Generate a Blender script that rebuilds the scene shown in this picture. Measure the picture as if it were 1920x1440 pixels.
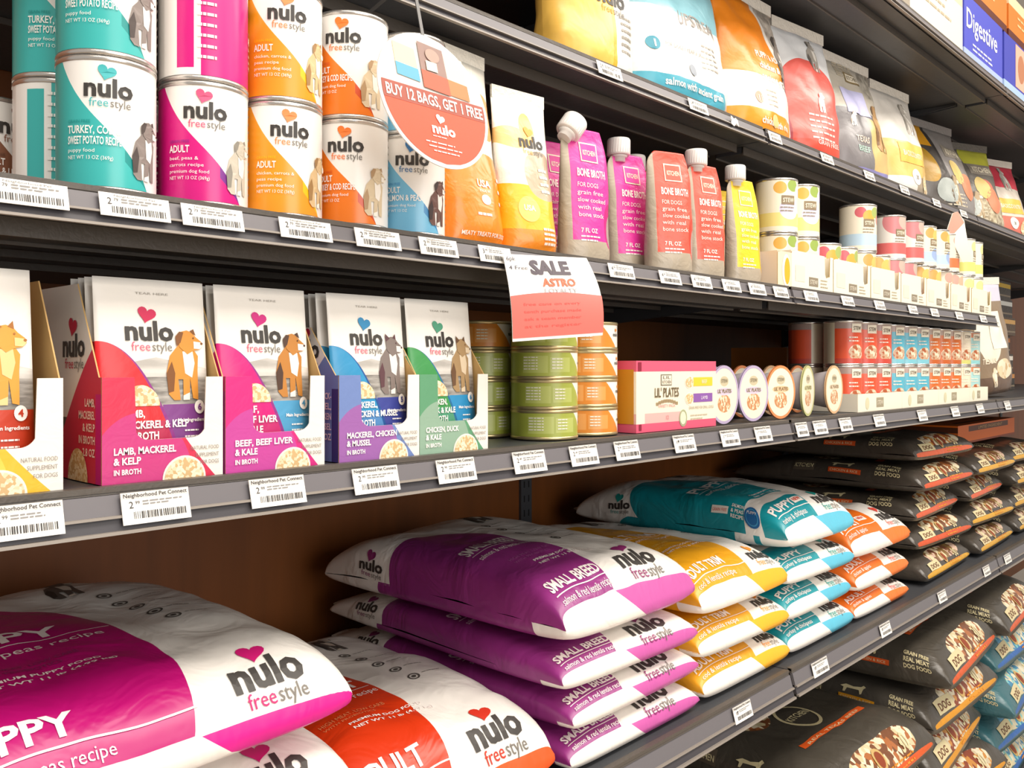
import bpy, math, random
from mathutils import Vector, noise, geometry

for o in list(bpy.data.objects):
    bpy.data.objects.remove(o)
SC = bpy.context.scene
COL = SC.collection
random.seed(7)
EYE = 1.30                       # camera height above the floor, metres


def Z(rel):                      # heights were surveyed from eye level
    return rel + EYE


# ------------------------------------------------------------------ camera
cam_d = bpy.data.cameras.new('camera')
cam = bpy.data.objects.new('camera', cam_d)
COL.objects.link(cam)
cam.location = (0, 0, EYE)
cam.rotation_euler = (math.radians(90), 0, math.radians(43.18 - 90))
cam_d.sensor_width = 36
cam_d.lens = 36 * 1656 / 1920
cam_d.shift_y = -34 / 1920
cam_d.clip_start = .05
SC.camera = cam

# ------------------------------------------------------------------ light
SC.view_settings.view_transform = 'Standard'
SC.view_settings.look = 'None'
SC.view_settings.gamma = 1
SC.view_settings.use_curve_mapping = False
SC.view_settings.exposure = -0.05
w = bpy.data.worlds.new('world')
SC.world = w
w.use_nodes = True
w.node_tree.nodes['Background'].inputs[0].default_value = (1.0, .93, .86, 1)
w.node_tree.nodes['Background'].inputs[1].default_value = .5


def area(name, loc, rot, sx, sy, power, col):
    d = bpy.data.lights.new(name, 'AREA')
    d.shape = 'RECTANGLE'
    d.size, d.size_y, d.energy, d.color = sx, sy, power, col
    o = bpy.data.objects.new(name, d)
    COL.objects.link(o)
    o.location = loc
    o.rotation_euler = rot
    return o


# ceiling fluorescents over the aisle, and daylight from the shop front behind the camera
area('aisle_light', (1.4, -.45, 3.05), (math.radians(12), 0, 0), 5.0, .7, 105, (1, .93, .84))
area('aisle_light', (1.6, -2.2, 3.05), (math.radians(25), 0, 0), 5.0, .7, 42, (1, .93, .84))
area('shopfront_daylight', (.3, -2.7, 1.75), (math.radians(87), 0, math.radians(-6)), 2.0, 1.7, 46, (1, .97, .94))


# ------------------------------------------------------------------ materials
def lin(h):
    h = h.lstrip('#')
    c = [int(h[i:i + 2], 16) / 255 for i in (0, 2, 4)]
    return tuple(x / 12.92 if x <= .04045 else ((x + .055) / 1.055) ** 2.4 for x in c) + (1,)


class E:                          # tiny expression compiler over Math nodes
    def __init__(s, nt, v):
        s.nt, s.v = nt, v

    def op(s, kind, *a):
        n = s.nt.nodes.new('ShaderNodeMath')
        n.operation = kind
        for i, x in enumerate((s,) + a):
            x = x.v if isinstance(x, E) else x
            if isinstance(x, (int, float)):
                n.inputs[i].default_value = x
            else:
                s.nt.links.new(x, n.inputs[i])
        return E(s.nt, n.outputs[0])

    def __add__(s, b): return s.op('ADD', b)
    def __radd__(s, b): return s.op('ADD', b)
    def __sub__(s, b): return s.op('SUBTRACT', b)
    def __rsub__(s, b): return (s * -1) + b
    def __mul__(s, b): return s.op('MULTIPLY', b)
    def __rmul__(s, b): return s.op('MULTIPLY', b)
    def __pow__(s, b): return s.op('POWER', b)
    def __lt__(s, b): return s.op('LESS_THAN', b)
    def __gt__(s, b): return s.op('GREATER_THAN', b)
    def __and__(s, b): return s.op('MULTIPLY', b)
    def __or__(s, b): return s.op('MAXIMUM', b)
    def __abs__(s): return s.op('ABSOLUTE')
    def sin(s): return s.op('SINE')


def box_mask(u0, u1, v0, v1):
    return lambda u, v: (u > u0) & (u < u1) & (v > v0) & (v < v1)


def sup(u0, v0, a, b, p=2.0):
    return lambda u, v: ((abs((u - u0) * (1 / a)) ** p) + (abs((v - v0) * (1 / b)) ** p)) < 1.0


def food(scale=300, cols=('#e6d3ae', '#cfae7c', '#efe3c8', '#b98f5c')):
    def f(nt, u, v):
        t = nt.nodes.new('ShaderNodeTexVoronoi')
        t.inputs['Scale'].default_value = scale
        cr = nt.nodes.new('ShaderNodeValToRGB')
        el = cr.color_ramp.elements
        while len(el) < len(cols):
            el.new(.5)
        for i, c in enumerate(cols):
            el[i].position = i / (len(cols) - 1)
            el[i].color = lin(c)
        cr.color_ramp.interpolation = 'CONSTANT'
        uv = nt.nodes.new('ShaderNodeUVMap')
        nt.links.new(uv.outputs[0], t.inputs['Vector'])
        nt.links.new(t.outputs['Color'], cr.inputs[0])
        return cr.outputs[0]
    return f


def scenery(lo, hi, sx=8, sy=60):
    def f(nt, u, v):
        uv = nt.nodes.new('ShaderNodeUVMap')
        mp = nt.nodes.new('ShaderNodeMapping')
        mp.inputs['Scale'].default_value = (sx, sy, 1)
        t = nt.nodes.new('ShaderNodeTexNoise')
        t.inputs['Scale'].default_value = 1.5
        t.inputs['Detail'].default_value = 4
        cr = nt.nodes.new('ShaderNodeValToRGB')
        cr.color_ramp.elements[0].position = .35
        cr.color_ramp.elements[1].position = .68
        cr.color_ramp.elements[0].color = lin(lo)
        cr.color_ramp.elements[1].color = lin(hi)
        nt.links.new(uv.outputs[0], mp.inputs[0])
        nt.links.new(mp.outputs[0], t.inputs['Vector'])
        nt.links.new(t.outputs[0], cr.inputs[0])
        return cr.outputs[0]
    return f


MATS = {}


def mat(name, col='#ffffff', rough=.5, layers=(), bump=None, metal=0, coat=0, spec=.5):
    if name in MATS:
        return MATS[name]
    m = bpy.data.materials.new(name)
    m.use_nodes = True
    nt = m.node_tree
    b = nt.nodes['Principled BSDF']
    b.inputs['Roughness'].default_value = rough
    b.inputs['Metallic'].default_value = metal
    b.inputs['Coat Weight'].default_value = coat
    b.inputs['Coat Roughness'].default_value = .25
    b.inputs['Specular IOR Level'].default_value = spec
    cur = None
    if callable(col):
        cur = col(nt, None, None)
    if layers:
        uvn = nt.nodes.new('ShaderNodeUVMap')
        sp = nt.nodes.new('ShaderNodeSeparateXYZ')
        nt.links.new(uvn.outputs[0], sp.inputs[0])
        u, v = E(nt, sp.outputs[0]), E(nt, sp.outputs[1])
        for mask, c in layers:
            mx = nt.nodes.new('ShaderNodeMix')
            mx.data_type = 'RGBA'
            nt.links.new(mask(u, v).v, mx.inputs['Factor'])
            if cur is None:
                mx.inputs['A'].default_value = lin(col)
            else:
                nt.links.new(cur, mx.inputs['A'])
            if callable(c):
                nt.links.new(c(nt, u, v), mx.inputs['B'])
            else:
                mx.inputs['B'].default_value = lin(c)
            cur = mx.outputs['Result']
    if cur is None:
        b.inputs['Base Color'].default_value = lin(col)
    else:
        nt.links.new(cur, b.inputs['Base Color'])
    if bump:
        sc_, st = bump
        t = nt.nodes.new('ShaderNodeTexNoise')
        t.inputs['Scale'].default_value = sc_
        t.inputs['Detail'].default_value = 3
        t.inputs['Distortion'].default_value = 1.2
        tc = nt.nodes.new('ShaderNodeTexCoord')
        bp = nt.nodes.new('ShaderNodeBump')
        bp.inputs['Strength'].default_value = st
        bp.inputs['Distance'].default_value = .01
        nt.links.new(tc.outputs['Object'], t.inputs['Vector'])
        nt.links.new(t.outputs[0], bp.inputs['Height'])
        nt.links.new(bp.outputs[0], b.inputs['Normal'])
    MATS[name] = m
    return m


def ink(h, rough=.45):
    return mat('ink_' + h.strip('#'), h, rough)


METAL_BLACK = mat('black_powder_coat', '#47494d', .42, bump=(60, .05))
HEM = mat('shelf_lip_grey', '#57514b', .45, bump=(120, .08))
RAIL = mat('rail_plastic_grey', '#6e6b6f', .35)
RAIL_D = mat('rail_plastic_dark', '#454348', .4)
LIP = mat('rail_lip_light', '#8f877f', .35)
STEEL = mat('bare_steel', '#b9b4ae', .32, metal=.8)
TIN = mat('tin_plate', '#d6d2cd', .25, metal=.85)
CREAM = mat('cream_card', '#f1e9d6', .6)
KRAFT = mat('kraft_card', '#c9a368', .7)
WHITEC = mat('white_card', '#f0ebe4', .5)
CAPW = mat('white_plastic', '#f6f2ee', .35)
DARKTXT = '#3a3633'


def wood(name, lo, hi):
    def f(nt, u, v):
        tc = nt.nodes.new('ShaderNodeTexCoord')
        mp = nt.nodes.new('ShaderNodeMapping')
        mp.inputs['Scale'].default_value = (14, 14, 1.2)
        t = nt.nodes.new('ShaderNodeTexNoise')
        t.inputs['Scale'].default_value = 2
        t.inputs['Detail'].default_value = 5
        cr = nt.nodes.new('ShaderNodeValToRGB')
        cr.color_ramp.elements[0].color = lin(lo)
        cr.color_ramp.elements[1].color = lin(hi)
        nt.links.new(tc.outputs['Object'], mp.inputs[0])
        nt.links.new(mp.outputs[0], t.inputs['Vector'])
        nt.links.new(t.outputs[0], cr.inputs[0])
        return cr.outputs[0]
    return mat(name, f, .5)


WOOD = wood('brown_laminate', '#693a12', '#8d4e1a')


# ------------------------------------------------------------------ mesh builder
TXT = {}


def text_geo(s, bold):
    k = (s, bold)
    if k not in TXT:
        c = bpy.data.curves.new('t', 'FONT')
        c.body = s
        c.resolution_u = 2
        c.offset = bold
        c.align_x = 'LEFT'
        o = bpy.data.objects.new('t', c)
        COL.objects.link(o)
        me = o.to_mesh()
        vs = [(v.co.x / .73, v.co.y / .73) for v in me.vertices]
        fs = [tuple(p.vertices) for p in me.polygons]
        o.to_mesh_clear()
        bpy.data.objects.remove(o)
        bpy.data.curves.remove(c)
        wd = max((v[0] for v in vs), default=1)
        TXT[k] = (vs, fs, wd)
    return TXT[k]


class MB:
    def __init__(s):
        s.v, s.f, s.mi, s.uv, s.mats, s.sm = [], [], [], [], [], []
        s.maxlen = .012

    def m(s, ma):
        if ma not in s.mats:
            s.mats.append(ma)
        return s.mats.index(ma)

    def face(s, idx, ma, uvs=None, smooth=False):
        s.f.append(tuple(idx))
        s.mi.append(s.m(ma))
        s.uv.append(uvs or [(0, 0)] * len(idx))
        s.sm.append(smooth)

    def add(s, pts):
        n = len(s.v)
        s.v.extend(tuple(p) for p in pts)
        return n

    def box(s, x0, x1, y0, y1, z0, z1, ma, uvs=True):
        n = s.add([(x, y, z) for z in (z0, z1) for y in (y0, y1) for x in (x0, x1)])
        P = s.v[n:n + 8]
        for q, ax in (((0, 1, 5, 4), 0), ((3, 2, 6, 7), 0), ((2, 0, 4, 6), 1), ((1, 3, 7, 5), 1), ((0, 2, 3, 1), 2), ((4, 5, 7, 6), 2)):
            uv = [((P[i][0], P[i][2]) if ax == 0 else (P[i][1], P[i][2]) if ax == 1 else (P[i][0], P[i][1])) for i in q]
            s.face([n + i for i in q], ma, uv)

    def prism_x(s, prof, x0, x1, ma, nx=1):     # prof: (y, z) counter-clockwise seen from +x
        k = len(prof)
        n = s.add([(x, y, z) for x in (x0, x1) for y, z in prof])
        for i in range(k):
            j = (i + 1) % k
            s.face([n + j, n + i, n + k + i, n + k + j], ma)
        s.face([n + i for i in range(k)][::-1], ma)
        s.face([n + k + i for i in range(k)], ma)

    def grid(s, fn, us, vs, ma, uvfn=None, smooth=True, flip=False):
        n = s.add([fn(u, v) for v in vs for u in us])
        w_ = len(us)
        for j in range(len(vs) - 1):
            for i in range(w_ - 1):
                q = [(i, j), (i + 1, j), (i + 1, j + 1), (i, j + 1)]
                if flip:
                    q = q[::-1]
                uv = [(uvfn(us[a], vs[b]) if uvfn else (us[a], vs[b])) for a, b in q]
                mm = ma(us[i], vs[j]) if callable(ma) else ma
                s.face([n + b * w_ + a for a, b in q], mm, uv, smooth)
        return n

    def lathe(s, prof, ma, seg=28, c=(0, 0, 0), axis=None, cap=True):
        n = len(s.v)
        pts = []
        for r, z in prof:
            for i in range(seg):
                a = 2 * math.pi * i / seg
                p = Vector((r * math.cos(a), r * math.sin(a), z))
                if axis is not None:
                    p = axis @ p
                pts.append(p + Vector(c))
        s.add(pts)
        for j in range(len(prof) - 1):
            for i in range(seg):
                k = (i + 1) % seg
                s.face([n + j * seg + i, n + j * seg + k, n + (j + 1) * seg + k, n + (j + 1) * seg + i], ma, None, True)
        if cap:
            s.face([n + i for i in range(seg)][::-1], ma)
            s.face([n + (len(prof) - 1) * seg + i for i in range(seg)], ma)

    # ---- print on a surface S(u, v, off)
    def emit(s, S, pts, tris, ma, off):
        """lay flat triangles on a surface, splitting long edges where the surface bends"""
        L2 = 1e9 if getattr(S, 'flat', False) else s.maxlen ** 2
        pts = list(pts)
        out, mid = [], {}
        todo = [tuple(t) for t in tris]
        while todo:
            t = todo.pop()
            best, k = 0, 0
            for i in range(3):
                a, b = pts[t[i]], pts[t[(i + 1) % 3]]
                d = (a[0] - b[0]) ** 2 + (a[1] - b[1]) ** 2
                if d > best:
                    best, k = d, i
            if best <= L2:
                out.append(t)
                continue
            i, j, o = t[k], t[(k + 1) % 3], t[(k + 2) % 3]
            key = (min(i, j), max(i, j))
            if key not in mid:
                mid[key] = len(pts)
                pts.append(((pts[i][0] + pts[j][0]) / 2, (pts[i][1] + pts[j][1]) / 2))
            m = mid[key]
            todo += [(i, m, o), (m, j, o)]
        n = s.add([S(p[0], p[1], off) for p in pts])
        for t in out:
            a, b, c = (pts[i] for i in t)
            if (b[0] - a[0]) * (c[1] - a[1]) - (b[1] - a[1]) * (c[0] - a[0]) < 0:
                t = t[::-1]
            s.face([n + i for i in t], ma, [pts[i] for i in t])

    def poly(s, S, pts, ma, off=.0005):
        tris = geometry.tessellate_polygon([[Vector((p[0], p[1], 0)) for p in pts]])
        s.emit(S, pts, tris, ma, off)

    def disc(s, S, u, v, ru, rv, ma, off=.0005, n=20, ring=None, a0=0, a1=2 * math.pi):
        if ring:
            n0 = s.add([S(u + k * ru * math.cos(2 * math.pi * i / n), v + k * rv * math.sin(2 * math.pi * i / n), off) for k in (ring, 1) for i in range(n)])
            for i in range(n):
                j = (i + 1) % n
                s.face([n0 + i, n0 + n + i, n0 + n + j, n0 + j], ma)
            return
        full = a1 - a0 > 6.28
        k = n if full else n + 1
        pts = [(u + ru * math.cos(a0 + (a1 - a0) * i / n), v + rv * math.sin(a0 + (a1 - a0) * i / n)) for i in range(k)]
        s.poly(S, pts, ma, off)

    def rect(s, S, u0, u1, v0, v1, ma, off=.0005, n=1):
        for i in range(n):
            a, b = u0 + (u1 - u0) * i / n, u0 + (u1 - u0) * (i + 1) / n
            s.poly(S, [(a, v0), (b, v0), (b, v1), (a, v1)], ma, off)

    def text(s, S, t, u, v, h, ma, width=None, align='L', rot=0, off=.0008, bold=.0):
        vs, fs, wd = text_geo(t, bold)
        kx = h if width is None else width / wd
        ox = {'L': 0, 'C': -wd / 2, 'R': -wd}[align]
        c, sn = math.cos(rot), math.sin(rot)
        pts = []
        for a, b in vs:
            a, b = (a + ox) * kx, b * h
            pts.append((u + a * c - b * sn, v + a * sn + b * c))
        s.emit(S, pts, fs, ma, off)

    def heart(s, S, u, v, r, ma, rot=0, off=.0008, skew=.25):
        pts = []
        for i in range(24):
            t = 2 * math.pi * i / 24
            x = 16 * math.sin(t) ** 3 / 16
            y = (13 * math.cos(t) - 5 * math.cos(2 * t) - 2 * math.cos(3 * t) - math.cos(4 * t)) / 15
            x, y = x * r, y * r * .9
            x, y = x * math.cos(-skew) - y * math.sin(-skew), x * math.sin(-skew) + y * math.cos(-skew)
            pts.append((u + x * math.cos(rot) - y * math.sin(rot), v + x * math.sin(rot) + y * math.cos(rot)))
        s.poly(S, pts[::-1], ma, off)

    def logo(s, S, u, v, wd, hcol, dark=DARKTXT, rot=0, sub=True, subcol=None, off=.0008, tall=1.0):
        """the bold lower-case word with a heart over it; (u, v) = left end of its baseline"""
        k = wd * tall
        c, sn = math.cos(rot), math.sin(rot)

        def q(a, b):
            return u + a * c - b * sn, v + a * sn + b * c
        a = q(0, 0)
        s.text(S, 'nulo', a[0], a[1], k * .40, ink(dark), width=wd, rot=rot, off=off, bold=.035)
        a = q(wd * .47, k * .52)
        s.heart(S, a[0], a[1], wd * .19, ink(hcol), rot, off)
        if sub:
            a = q(wd * .12, -k * .22)
            s.text(S, 'free', a[0], a[1], k * .19, ink(subcol or hcol), width=wd * .38, rot=rot, off=off)
            a = q(wd * .53, -k * .22)
            s.text(S, 'style', a[0], a[1], k * .19, ink('#77726c'), width=wd * .42, rot=rot, off=off)

    def lines(s, S, u, v, wd, n, pitch, h, ma, off=.0007, rot=0):
        rr = random.Random(int(abs(u * 1e4)) + n)
        for i in range(n):
            L = wd * rr.uniform(.6, 1)
            x = u
            while x < u + L:
                q = rr.uniform(.004, .012) * wd / .05
                s.rect(S, x, min(x + q, u + L), v - i * pitch, v - i * pitch + h, ma, off)
                x += q + wd * .03

    def dog(s, S, u, v, h, pal, off=.0008, sit=False, flip=1):
        coat, light, dark = (ink(c) for c in pal)

        def el(x, y, rx, ry, ma, k=0):
            s.disc(S, u + flip * x * h, v + y * h, rx * h, ry * h, ma, off + k * .0002, 16)

        def pg(pts, ma, k=0):
            pts = [(u + flip * a * h, v + b * h) for a, b in pts]
            s.poly(S, pts if flip > 0 else pts[::-1], ma, off + k * .0002)
        pg([(-.24, .08), (-.17, .0), (-.08, .0), (-.10, .28), (-.03, .28), (-.04, .0), (.05, .0), (.07, .3), (.10, .02), (.18, .0), (.19, .4), (.21, .6), (.10, .76), (-.06, .76), (-.20, .6), (-.26, .36)], coat)
        pg([(-.02, .66), (.13, .66), (.15, .50), (.10, .30), (.0, .36)], light, 1)
        pg([(-.04, .06), (-.045, .0), (.05, .0), (.055, .1)], light, 1)
        pg([(-.06, .72), (-.07, .86), (-.02, .93), (.06, .95), (.14, .92), (.19, .86), (.27, .80), (.29, .74), (.24, .69), (.14, .67), (.05, .62)], coat, 2)
        pg([(.15, .80), (.26, .79), (.285, .74), (.24, .695), (.15, .70)], light, 3)
        if sit:
            pg([(-.07, .86), (-.075, 1.0), (.02, .92)], dark, 3)
            pg([(.08, .93), (.14, 1.0), (.15, .90)], dark, 3)
        else:
            pg([(-.05, .93), (-.11, .86), (-.10, .73), (-.04, .78), (.01, .92)], dark, 3)
            pg([(.10, .94), (.16, .97), (.19, .88), (.15, .90)], dark, 3)
        pg([(-.26, .36), (-.24, .1), (-.17, .12), (-.14, .36), (-.18, .52)], dark, 1)
        el(.272, .772, .020, .017, dark, 4)
        el(.15, .845, .013, .013, dark, 4)

    def build(s, name, parent=None, link=True):
        me = bpy.data.meshes.new(name)
        me.from_pydata(s.v, [], s.f)
        for ma in s.mats:
            me.materials.append(ma)
        uvl = me.uv_layers.new(name='UVMap')
        k = 0
        for p, mi, sm, uv in zip(me.polygons, s.mi, s.sm, s.uv):
            p.material_index = mi
            p.use_smooth = sm
        flat = [c for uv in s.uv for q in uv for c in q]
        uvl.data.foreach_set('uv', flat)
        o = bpy.data.objects.new(name, me)
        COL.objects.link(o)
        o.parent = parent
        return o


# ------------------------------------------------------------------ things
def tag(o, label, cat, group=None):
    o['label'] = label
    o['category'] = cat
    if group:
        o['group'] = group
    return o


def struct(o):
    o['kind'] = 'structure'
    return o


def empty(name):
    o = bpy.data.objects.new(name, None)
    o.empty_display_size = .02
    COL.objects.link(o)
    return o


def copy_tree(o, parent=None):
    c = o.copy()
    COL.objects.link(c)
    c.parent = parent
    for ch in list(o.children):
        copy_tree(ch, c)
    return c


PROTO = {}


def put(key, builder, loc, label, cat, group=None, rz=0, rx=0, ry=0, scale=None):
    """first call builds the thing, later calls copy it and its parts"""
    if key not in PROTO:
        PROTO[key] = o = builder()
    else:
        o = copy_tree(PROTO[key])
        for p in ('group',):
            if p in o:
                del o[p]
    o.location = loc
    o.rotation_euler = (rx, ry, rz)
    if scale:
        o.scale = scale
    tag(o, label, cat, group)
    return o


def one(name, mb):                 # a thing that is a single mesh
    return mb.build(name)


def flat(y=0.0):
    def f(u, v, off=0):
        return (u, y - off, v)
    f.flat = True
    return f


def rng(a, b, n):
    return [a + (b - a) * i / n for i in range(n + 1)]

# ================================================================== SETTING
mb = MB(); mb.box(-2, 7, -4.5, 2.2, -.05, 0, mat('vinyl_floor', '#b7aa98', .35)); struct(mb.build('floor'))
mb = MB(); mb.box(-2, 7, -4.5, 2.2, 3.2, 3.25, mat('ceiling_tile', '#ddd6cb', .8)); struct(mb.build('ceiling'))

# gondola: uprights every 1.222 m, wooden back panels between them
BX = [-1.030, .192, 1.414, 2.638, 3.860, 5.082, 6.304]
YB = 1.29
for i in range(len(BX)):
    mb = MB()
    mb.box(BX[i] - .017, BX[i] + .017, YB - .006, YB + .05, .0, 2.45, METAL_BLACK)
    for k in range(70):
        for dx in (-.007, .007):
            mb.box(BX[i] + dx - .0016, BX[i] + dx + .0016, YB - .0066, YB - .005, .2 + k * .031, .214 + k * .031, mat('slot_black', '#141416', .6))
    tag(mb.build('shelf_upright'), ['dark slotted steel upright at the near end of the shelving', 'dark slotted upright beside the large magenta bag',
        'dark slotted steel upright behind the purple bags', 'dark slotted steel upright right of the teal bag, before the black bags', 'dark slotted steel upright behind the far dark bags',
        'dark slotted steel upright far down the aisle', 'dark slotted steel upright at the far end of the shelving'][i], 'upright', 'shelving uprights')
for i in range(len(BX) - 1):
    mb = MB()
    mb.box(BX[i] + .0175, BX[i + 1] - .0175, YB, YB + .018, .17, 2.45, WOOD)
    tag(mb.build('back_panel'), ['brown laminate back panel before the left edge of the photo', 'brown laminate back panel behind the magenta and purple bags',
        'brown laminate back panel behind the teal bag', 'brown laminate back panel behind the stacked dark bags', 'brown laminate back panel far down the aisle', 'brown laminate back panel at the far end of the shelving'][i], 'panel', 'shelving back panels')


def rail_strips(h):
    # fractions of the height, outward step, material
    return [(0, .16, .0, HEM), (.17, .60, -.0015, RAIL), (.60, .655, -.0045, LIP), (.655, .93, -.0005, RAIL_D), (.93, 1.0, -.004, LIP)]


def shelf(i, yf, zt, h, label, under=True):
    """one bay of shelf: deck, tilted price rail on its front, stiffening channel under it, two brackets"""
    x0, x1 = BX[i] + .002, BX[i + 1] - .002
    root = empty('metal_shelf')
    root.location = ((x0 + x1) / 2, yf, Z(zt))
    hw = (x1 - x0) / 2
    d = YB - .004 - yf
    mb = MB()
    mb.box(-hw, hw, .006, d, -.022, -.001, METAL_BLACK)
    mb.build('deck', root)
    mb = MB()
    tilt = .27
    for a, b, o, ma in rail_strips(h):
        za, zb = -a * h, -b * h
        ya, yb = za * tilt + o, zb * tilt + o
        mb.prism_x([(ya, za), (ya + .005, za), (yb + .005, zb), (yb, zb)], -hw + .003, hw - .003, ma)
    mb.box(-hw + .003, hw - .003, -.002, .007, -.004, .0005, HEM)
    mb.build('price_rail', root)
    if under:
        mb = MB()
        mb.box(-hw + .01, hw - .01, .046, .1, -.034, -.0225, METAL_BLACK)
        mb.box(-hw + .01, hw - .01, .044, .0475, -.037, -.0226, HEM)
        mb.box(-hw + .01, hw - .01, .0985, .1015, -.037, -.0226, HEM)
        mb.box(-hw + .01, hw - .01, .25, .2525, -.03, -.0226, HEM)
        mb.box(-hw + .01, hw - .01, .36, .3625, -.03, -.0226, HEM)
        mb.build('stiffener', root)
    for sx in (-1, 1):
        mb = MB()
        x = sx * (hw - .006)
        mb.prism_x([(d, -.023), (d, -.075), (d - .12, -.06), (.12, -.03), (.12, -.023)], x - .002, x + .002, METAL_BLACK)
        mb.build('bracket', root)
    tag(root, label, 'shelf', 'black metal shelves')
    return root


S0, S1, S2, S3, S4, ST = .412, .1345, -.092, -.515, -1.13, .752
for i, nm in ((1, 'left of its rail joint'), (2, 'right of its rail joint')):
    shelf(i, .682, S1, .030, 'black shelf of cans and broth pouches, ' + nm)
for i, nm in ((1, 'the stretch with the pouch cartons and pink box'), (2, 'the stretch with the tiered red and blue cans'), (3, 'the far stretch beyond the can tiers'), (4, 'last stretch down the aisle')):
    shelf(i, .682, S2, .035, 'black middle shelf of cartons and tins, ' + nm)
for i, nm in ((1, 'the part over the cans and round sign'), (2, 'the part under the red and purple bags'), (3, 'the far part under the black and yellow bags'), (4, 'last stretch down the aisle')):
    shelf(i, .730, S0, .029, 'black upper shelf of standing bags, ' + nm)
for i, nm in ((1, 'the near part under magenta and purple bags'), (2, 'the part under teal, orange and black bags'), (3, 'the far part at the right edge'), (4, 'last stretch down the aisle')):
    shelf(i, .682, S3, .044, 'black lower shelf of lying kibble bags, ' + nm)
for i, nm in ((1, 'near part'), (2, 'middle part over the standing bags'), (3, 'far part carrying blue boxes'), (4, 'last part down the aisle')):
    shelf(i, .660, ST, .030, 'black topmost shelf, ' + nm)
for i, nm in ((1, 'near'), (2, 'middle'), (3, 'far'), (4, 'last')):
    root = empty('base_shelf')
    root.location = ((BX[i] + BX[i + 1]) / 2, .60, 0)
    hw = (BX[i + 1] - BX[i]) / 2 - .002
    mb = MB(); mb.box(-hw, hw, 0, YB - .604, .15, .169, METAL_BLACK); mb.build('deck', root)
    mb = MB(); mb.box(-hw, hw, .02, .035, .0, .149, METAL_BLACK); mb.build('kick_plate', root)
    tag(root, 'black base deck under the stacked dark bags, %s bay' % nm, 'shelf', 'black base decks')


# ---- price tags clipped in the rails
def price_tag_mesh(price, wd, head):
    mb = MB()
    h = .0245 if head else .0185
    mb.box(-wd / 2, wd / 2, 0, .0008, -h, 0, mat('tag_paper', '#f4f1ec', .45))
    S = flat(0)
    k = ink('#2c2a2a')
    z = 0
    if head:
        mb.rect(S, -wd / 2, wd / 2, -.005, 0, mat('tag_header', '#d9d5cf', .45), .0002)
        mb.text(S, 'Neighborhood Pet Connect', 0, -.004, .0031, ink('#3c3a39'), width=wd * .94, align='C', off=.0005, bold=.01)
        z = -.006
    else:
        mb.text(S, 'Neighborhood Pet', 0, -.0028, .0018, ink('#6a6868'), width=wd * .6, align='C', off=.0005)
        z = -.003
    mb.text(S, price.split('.')[0], -wd * .4, z - .0062, .0055, k, off=.0005)
    mb.text(S, price.split('.')[1], -wd * .31, z - .0035, .0028, k, off=.0005)
    rr = random.Random(sum(map(ord, price)) * 7 + int(wd * 1000))
    mb.lines(S, -wd * .2, z - .002, wd * .6, 2, .0022, .001, ink('#8c8a88'), .0005)
    x = -wd * .34
    zb = z - (.0145 if head else .0130)
    while x < wd * .42:
        q = rr.choice((.0004, .0006, .0009))
        mb.rect(S, x, x + q, zb, zb + .0055, k, .0005)
        x += q + rr.choice((.0005, .0008, .0012))
    return mb


def price_tags(yf, zt, h, items, head, where):
    for j, (x, wd, price, lab) in enumerate(items):
        wd = round(wd, 3)
        key = ('tag', price, wd, head)
        th = math.atan(.27)
        zz = -.14 * h
        put(key, lambda: one('price_tag', price_tag_mesh(price, wd, head)),
            (x, yf + zz * .27 - .0056, Z(zt) + zz), 'white price tag ' + lab, 'price tag', 'price tags on the %s rail' % where, rx=-th)


price_tags(.682, S1, .030, [
    (.22, .054, '2.79', 'at the left edge, under the white can'), (.296, .054, '2.79', 'under the front teal can'), (.36, .054, '2.79', 'under the magenta can'),
    (.449, .054, '2.79', 'under the yellow-orange can'), (.53, .054, '2.79', 'under the deep orange can'), (.608, .052, '2.79', 'under the light blue can'),
    (.691, .05, '3.49', 'half hidden by the SALE sign'), (.923, .054, '4.99', 'under the pink pouch with the tilted cap'), (1.036, .052, '4.99', 'under the upright pink pouch'),
    (1.118, .053, '4.99', 'under the capless red broth pouch'), (1.204, .053, '4.99', 'under the red pouch with a white cap'), (1.285, .053, '4.99', 'under the yellow pouches'),
    (1.366, .05, '3.29', 'just left of the upper rail joint'), (1.48, .053, '3.29', 'just right of the upper rail joint'), (1.637, .054, '3.29', 'under the second cream carton'),
    (1.794, .052, '3.29', 'under the third cream carton'), (1.982, .052, '3.29', 'under the fourth cream carton'), (2.122, .05, '3.29', 'under the fifth cream carton'),
    (2.30, .052, '3.29', 'under the sixth cream carton'), (2.497, .054, '3.29', 'under the last cream carton by the shelf end')], False, 'upper can shelf')
price_tags(.682, S2, .035, [
    (.2185, .050, '2.99', 'at the left edge, under the yellow carton'), (.312, .054, '2.99', 'under the red pouch carton'), (.42, .054, '2.99', 'under the magenta pouch carton'),
    (.527, .054, '2.99', 'under the blue pouch carton'), (.632, .054, '2.99', 'under the green pouch carton'), (.746, .054, '2.49', 'left of the green tins'),
    (.845, .053, '2.49', 'under the front green tins'), (.934, .052, '2.49', 'under the orange tins'), (1.071, .054, '19.99', 'under the pink box'),
    (1.198, .053, '1.99', 'under the right end of the pink box'), (1.303, .053, '1.99', 'under the second round tub'), (1.442, .043, '1.99', 'right after the middle rail joint'),
    (1.515, .053, '1.99', 'under the fourth round tub'), (1.625, .053, '1.99', 'under the last round tub'), (1.79, .054, '2.29', 'under the red cans'),
    (2.038, .054, '2.29', 'under the blue cans'), (2.266, .054, '2.29', 'under the orange cans'), (2.467, .054, '2.29', 'under the last tall cans'),
    (2.72, .054, '2.29', 'on the far rail beyond the shelf gap')], True, 'middle shelf')
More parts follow.
